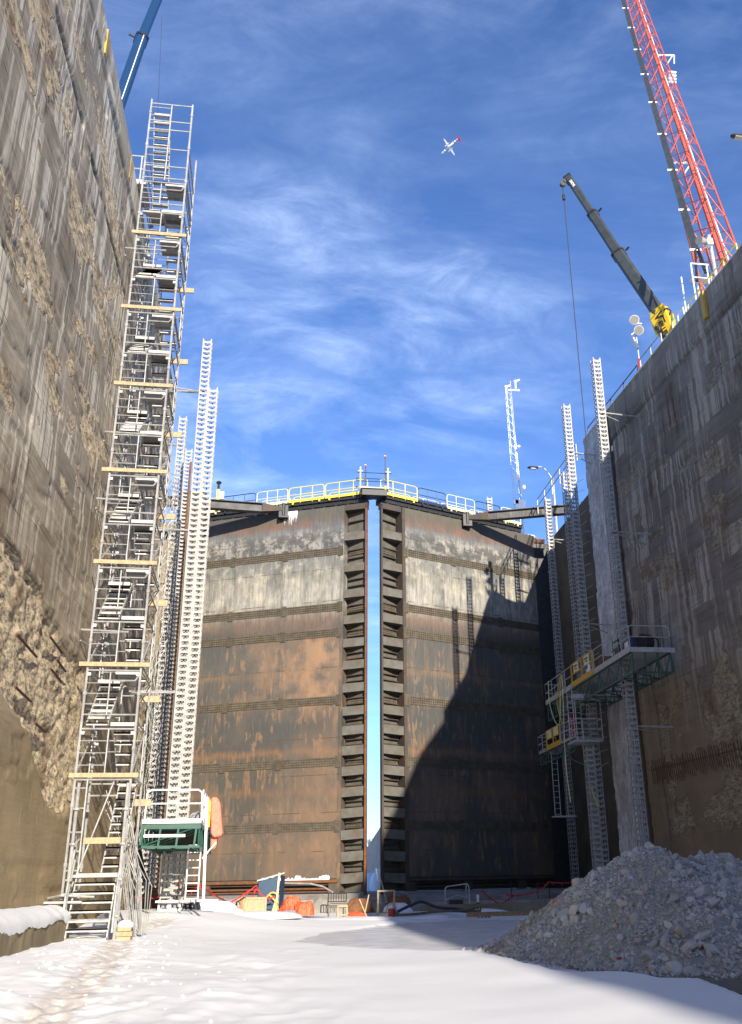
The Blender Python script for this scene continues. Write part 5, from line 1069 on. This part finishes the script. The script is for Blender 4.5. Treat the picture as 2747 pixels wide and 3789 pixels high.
# steel rack
Y=51; a,b=gp(1212,Y),gp(1282,Y); t=thing('steel_rack',((a+b)/2,Y,.3),'black steel rack with barred back standing before the left gate leaf','rack')
g=MB(); g.path([(a,Y,.3),(a+.05,Y,1.2),(a+.1,Y,1.25),(b,Y,1.22),(b,Y,.85)],.03); 
for i in range(8): x=a+.05+(b-a-.05)*i/7; g.tube((x,Y,.85),(x,Y,1.23),.018)
g.tube((a,Y,.85),(b,Y,.85),.025); g.build('barred_back',M['black'],t)
g=MB(); g.box(a-.02,b-.05,Y-.3,Y+.4,.55,.68); g.box(a,a+.08,Y-.3,Y-.2,.15,.55); g.box(b-.2,b-.12,Y-.3,Y-.2,.15,.55); g.build('base',M['girder'],t)
def frame(x0,x1,z0,z1,Yc,lab,w=.08):
    a,b=gp(x0,Yc),gp(x1,Yc); g=MB(); g.box(a,a+w,Yc,Yc+w,z0,z1); g.box(b-w,b,Yc,Yc+w,z0,z1); g.box(a,b,Yc-.01,Yc+w+.01,z1,z1+w); g.box(a+w,b-w,Yc+.01,Yc+w-.01,z0+.08,z0+.08+w*.8)
    for q in(a,b-w): g.beam((q+w/2,Yc,z1),(q+w/2,Yc+.6,z0),w*.8)
    tag(g.build('timber_trestle',M['timber'],None),lab,'trestle')
frame(1248,1288,.15,.62,49.6,'small new timber trestle in front of the steel rack')
frame(1397,1463,.15,1.25,51.6,'tall timber frame with snow on its bar in front of the gate gap')
g=MB(); a,b=gp(1330,50.),gp(1366,50.); g.beam((a,50,.95),(b-.1,50,.12),.13,.05); tag(g.build('timber_prop',M['timber'],None),'timber prop leaning to the left before the dull red sheet','timber prop')
g=MB(); g.beam((b,50.1,1.15),(b-.25,50.1,.1),.13,.05); tag(g.build('timber_prop',M['timber'],None),'timber prop leaning to the right, crossing the other prop','timber prop')
x=gp(1450,49.5); t=thing('pipe_stub',(x,49.5,.1),'rusty red pipe stub standing in the snow','pipe'); g=MB(); g.tube((x,49.5,.05),(x,49.5,.5),.19,14); g.build('pipe',M['redpaint'],t); g=MB(); g.path([(x-.3,49.5,.3),(x-.2,49.5,.62),(x,49.5,.72),(x+.2,49.5,.6),(x+.25,49.5,.3)],.025); g.build('handle',M['galv2'],t)
rope('hose',[(x+.2,49.6,.3),(x+1.,49.8,.62),(x+1.6,50,.75),(x+2.3,49.5,.5),(x+3.2,49,.42),(x+4.1,48.6,.2)],.075,M['hose'],'thick blue black hose arching over the low snow bank','hose',7)
rope('hose',[(x+.1,49.2,.2),(x+1.2,49.0,.25),(x+2.5,49.1,.33),(x+3.5,48.7,.3),(x+4.4,48.2,.12)],.06,M['hosegrey'],'muddy grey hose lying below the blue black hose','hose',7)
for i in range(4): rope('hose',[(x+2.9+i*.2,48.9-i*.15,.35),(x+3.7+i*.15,48.5-i*.1,.32+.06*i),(x+4.6-i*.2,48.0,.06)],.045,M['hosegrey'],'one of the muddy hoses heaped at the left end of the long timber beam','hose',6,'muddy hoses heaped by the timber beam')
a,b=gp(1648,54),gp(1738,54); t=thing('tubular_frame',((a+b)/2,54,.4),'bent steel tube frame standing before the shaded right gate leaf','frame')
g=MB(); g.path([(a,54,.15),(a+.02,54,1.3),(a+.12,54,1.42),(b-.1,54,1.55),(b,54,1.42),(b+.03,54,.2)],.035); g.path([(a+.05,54.02,.75),(a+.7,54.02,1.0),(b,54.02,.82)],.028); g.tube((b-.15,54,1.5),(b-.15,54,.9),.03); g.build('tube_frame',M['galv2'],t)
a,b=gp(1665,60.9),gp(1712,60.9); g=MB(); g.box(a,b,60.7,61.1,.1,.62); tag(g.build('dark_hatch',M['black'],None),'dark square opening in the concrete sill behind the bent tube frame','hatch')
x=gp(1770,53); t=thing('marker_post',(x,53,.2),'small red post with white top beside the long timber beam','post'); g=MB(); g.box(x-.1,x+.1,52.9,53.1,.2,.62); g.build('red_base',M['redpaint'],t); g=MB(); g.box(x-.06,x+.06,52.95,53.05,.62,1.0); g.build('white_top',M['white'],t)
a,b=gp(1725,47.5),gp(2060,46.5); g=MB(); g.beam((a,47.5,.2),(b,46.8,.22),.28,.2); o=g.build('timber_beam',M['timber2'],None); tag(o,'long timber beam lying at the far edge of the ice','timber beam')
a,b=gp(1560,52.5),gp(2010,52.5); g=MB(); g.box(a,b,52.5,52.8,.0,.55); g.box(a+3,b-2.2,52.2,52.5,.0,.38); tag(g.build('concrete_kerb',M['conclow'],None),'low dark concrete kerb behind the snow banks on the right','kerb')
g=MB(); p=at(1045,3268,Y=56); q=at(1232,3302,Y=54); m=at(1150,3270,Y=55); g.path([p,m,at(1195,3280,Y=54.6),q],.05); tag(g.build('bent_pole',M['galv2'],None),'long bent grey pole resting against the bottom of the left gate leaf','pole')
for i,(x0,y0,x1,y1) in enumerate(((1392,3215,1412,3345),(1398,3260,1408,3345),(1408,3250,1432,3340))):
    g=MB(); g.tube(at(x0,y0,Y=58),at(x1,y1,Y=55),.035); tag(g.build('thin_prop',M['galv2'],None),['tallest thin pole leaning in the gate gap','short thin pole at the left of the gate gap','thin pole leaning right at the gate gap'][i],'pole')
# barrier tape
def tape(pts,lab,Yv=49,mat='rope_red',drop=.35):
    P_=[at(x,y,Y=Yv+dy) for x,y,dy in pts]; g=MB()
    for a,b in zip(P_[:-1],P_[1:]):
        n=10; pr=None
        for i in range(n+1):
            f=i/n; c=a+(b-a)*f-Vector((0,0,drop*4*f*(1-f)*.5))
            if pr is not None: g.beam(pr,c,.03,.05+.03*random.random())
            if i%3==1: g.beam(c,c-Vector((random.uniform(-.1,.1),0,.16)),.02,.04)
            pr=c
    return tag(g.build('barrier_tape',M[mat],None),lab,'barrier tape')
tape([(500,3319,-4),(640,3312,-2),(742,3276,-3)],'red barrier tape from the stair tower to the white ladder post',46,drop=.15)
tape([(742,3276,-3),(850,3340,2),(950,3276,2)],'red barrier tape drooping between the ladder post and the blue skip',48,drop=.1)
tape([(895,3340,1),(950,3285,1),(1018,3316,1)],'red barrier tape hanging over the plywood crate and the blue skip',50,drop=.5)
tape([(1785,3298,3),(1850,3345,3),(1900,3312,3)],'dim red barrier tape sagging right of the bent tube frame',52,'rope_red',.1)
tape([(1870,3310,3),(1985,3300,3),(2030,3262,3),(2150,3258,3)],'orange red barrier netting hung between thin stakes by the right gate leaf',52,'redpaint',.2)
for x in(1988,2030,1890):
    g=MB(); g.tube(at(x,3262,Y=55),at(x+5,3325,Y=55),.025); tag(g.build('thin_stake',M['black'],None),{1988:'middle thin stake carrying the orange red netting',2030:'right thin stake carrying the orange red netting',1890:'left thin stake by the orange red netting'}[x],'stake')
# footprints' loose clods beside the path
cl=MB(); r=random.Random(5)
for i in range(130):
    y=r.uniform(9,33); d=r.gauss(0,1)*.8; pxs=np.interp(y,[p[1] for p in PATH],[p[0] for p in PATH]); x=pxs+d+(.7 if d>0 else -.7)*r.random(); s=r.uniform(.012,.04)*(1.5 if r.random()<.1 else 1)
    cl.ball((x,y,gh(x,y)+s*.3),s,6,4,(r.uniform(.8,1.6),r.uniform(.8,1.4),r.uniform(.5,.9)))
tag(cl.build('snow_clods',M['snow'],None),'scattered snow clods beside the trodden path',None,None,'stuff')
# ------------------------------------------------------------------ heap of crushed stone
AP=[(9.9,25.0,2.52,.60,.36),(11.9,25.4,2.42,.6,.36),(14.5,26.0,2.25,.6,.36),(17,26.3,2.15,.6,.36),(19.5,26.5,2.2,.6,.36),(8.6,22.5,1.35,.55,.38),(8.3,27,1.2,.6,.4)]
def hp(X,Y):
    h=-1+0*X
    for x,y,z,sx_,sy in AP:
        dy=np.where(Y<y,(Y-y)*sy,(Y-y)*.55); dx=np.where(X<x,(X-x)*sx_,(X-x)*.6); r_=np.hypot(dx,dy); h=np.maximum(h,z-np.sqrt(r_**2+.12)+.3)
    h=h+.38*(fbm(X*.75,Y*.75,51,4)-.5)+.18*(fbm(X*2.2,Y*2.2,52,3)-.5)-.15
    return h
nx,ny=170,170; X_,Y_=np.meshgrid(np.linspace(5,20.2,nx),np.linspace(15.5,33,ny),indexing='ij'); H_=hp(X_,Y_)
pile=npmesh('crushed_stone_core',np.stack([X_.ravel(),Y_.ravel(),np.maximum(H_,-.2).ravel()],1),gridfaces(nx,ny),M['core'],True)
def icos(sub=1):
    import bmesh
    bm=bmesh.new(); bmesh.ops.create_icosphere(bm,subdivisions=sub,radius=1); V=np.array([v.co[:] for v in bm.verts]); F=np.array([[v.index for v in f.verts] for f in bm.faces]); bm.free(); return V,F
IV,IF=icos(2); IV1,IF1=icos(1)
def rocks(n,smin,smax,IV,IF,pw,xr=(5,20),yr=(16,31)):
    P_=[]; 
    cand=RNG.uniform(size=(n*6,2)); cx=xr[0]+cand[:,0]*(xr[1]-xr[0]); cy=yr[0]+cand[:,1]*(yr[1]-yr[0]); h=hp(cx,cy)
    ok=(h>.0)|((h>-.28)&(RNG.uniform(size=len(h))<.25)); cx,cy,h=cx[ok][:n],cy[ok][:n],np.maximum(h[ok][:n],0); m=len(cx)
    s=smin*(smax/smin)**(RNG.uniform(size=m)**pw); bigger=.75+.9*fbm(cx*.5,cy*.5,57,3); s=s*bigger
    q=RNG.normal(size=(m,4)); q/=np.linalg.norm(q,axis=1)[:,None]; w,x,y,z=q.T
    Rm=np.stack([1-2*(y*y+z*z),2*(x*y-z*w),2*(x*z+y*w),2*(x*y+z*w),1-2*(x*x+z*z),2*(y*z-x*w),2*(x*z-y*w),2*(y*z+x*w),1-2*(x*x+y*y)],1).reshape(m,3,3)
    V=[]; 
    base=np.stack([IV*(1+.0*k) for k in range(1)])
    sh=RNG.integers(0,24,m); shapes=[]
    for k in range(24):
        v=IV.copy(); 
        for _ in range(9):   # chip flat facets
            nrm=RNG.normal(size=3); nrm/=np.linalg.norm(nrm); d=v@nrm; lim=RNG.uniform(.45,.8); v=v-np.outer(np.maximum(d-lim,0),nrm)
        v=v*RNG.uniform([.7,.55,.45],[1.25,1.0,.8]); shapes.append(v)
    shapes=np.array(shapes); V=shapes[sh]*s[:,None,None]; V=np.einsum('mij,mkj->mki',Rm,V)
    V[:,:,0]+=cx[:,None]; V[:,:,1]+=cy[:,None]; V[:,:,2]+=(h+s*RNG.uniform(-.1,.35,m))[:,None]
    F=IF[None]+ (np.arange(m)*len(IV))[:,None,None]; return V.reshape(-1,3),F.reshape(-1,3)
V1,F1=rocks(30000,.018,.07,IV1,IF1,1.0); V2,F2=rocks(2200,.05,.19,IV,IF,2.8)
for nm,V,F in(('a',V1,F1),('b',V2,F2)): pass
V=np.concatenate([V1,V2]); F=np.concatenate([F1,F2+len(V1)])
sx_=RNG.uniform(size=(260,3)); 
for a_,b_,c_ in sx_: pass
st=npmesh('crushed_stone',V,F,M['stone'],False,None,None); tag(st,'large heap of grey crushed concrete in the shade at the right',None,None,'stuff')
pile.parent=st; pile['kind']='stuff'
for i,(x,y,Yc,s,mt,lab) in enumerate(((2064,3335,25.3,.13,'orange','orange scrap sticking out near the left shoulder of the stone heap'),(2290,3545,18.6,.045,'redpaint','red scrap at the lower front edge of the stone heap'),(2592,3507,19.2,.06,'redpaint','dark red lump on the lower right face of the stone heap'))):
    p=at(x,y,Y=Yc); heap('scrap',M[mt],(p.x,p.y,p.z-s*.6),s,s*1.4,lab,'scrap',60+i,(1,1),.8)
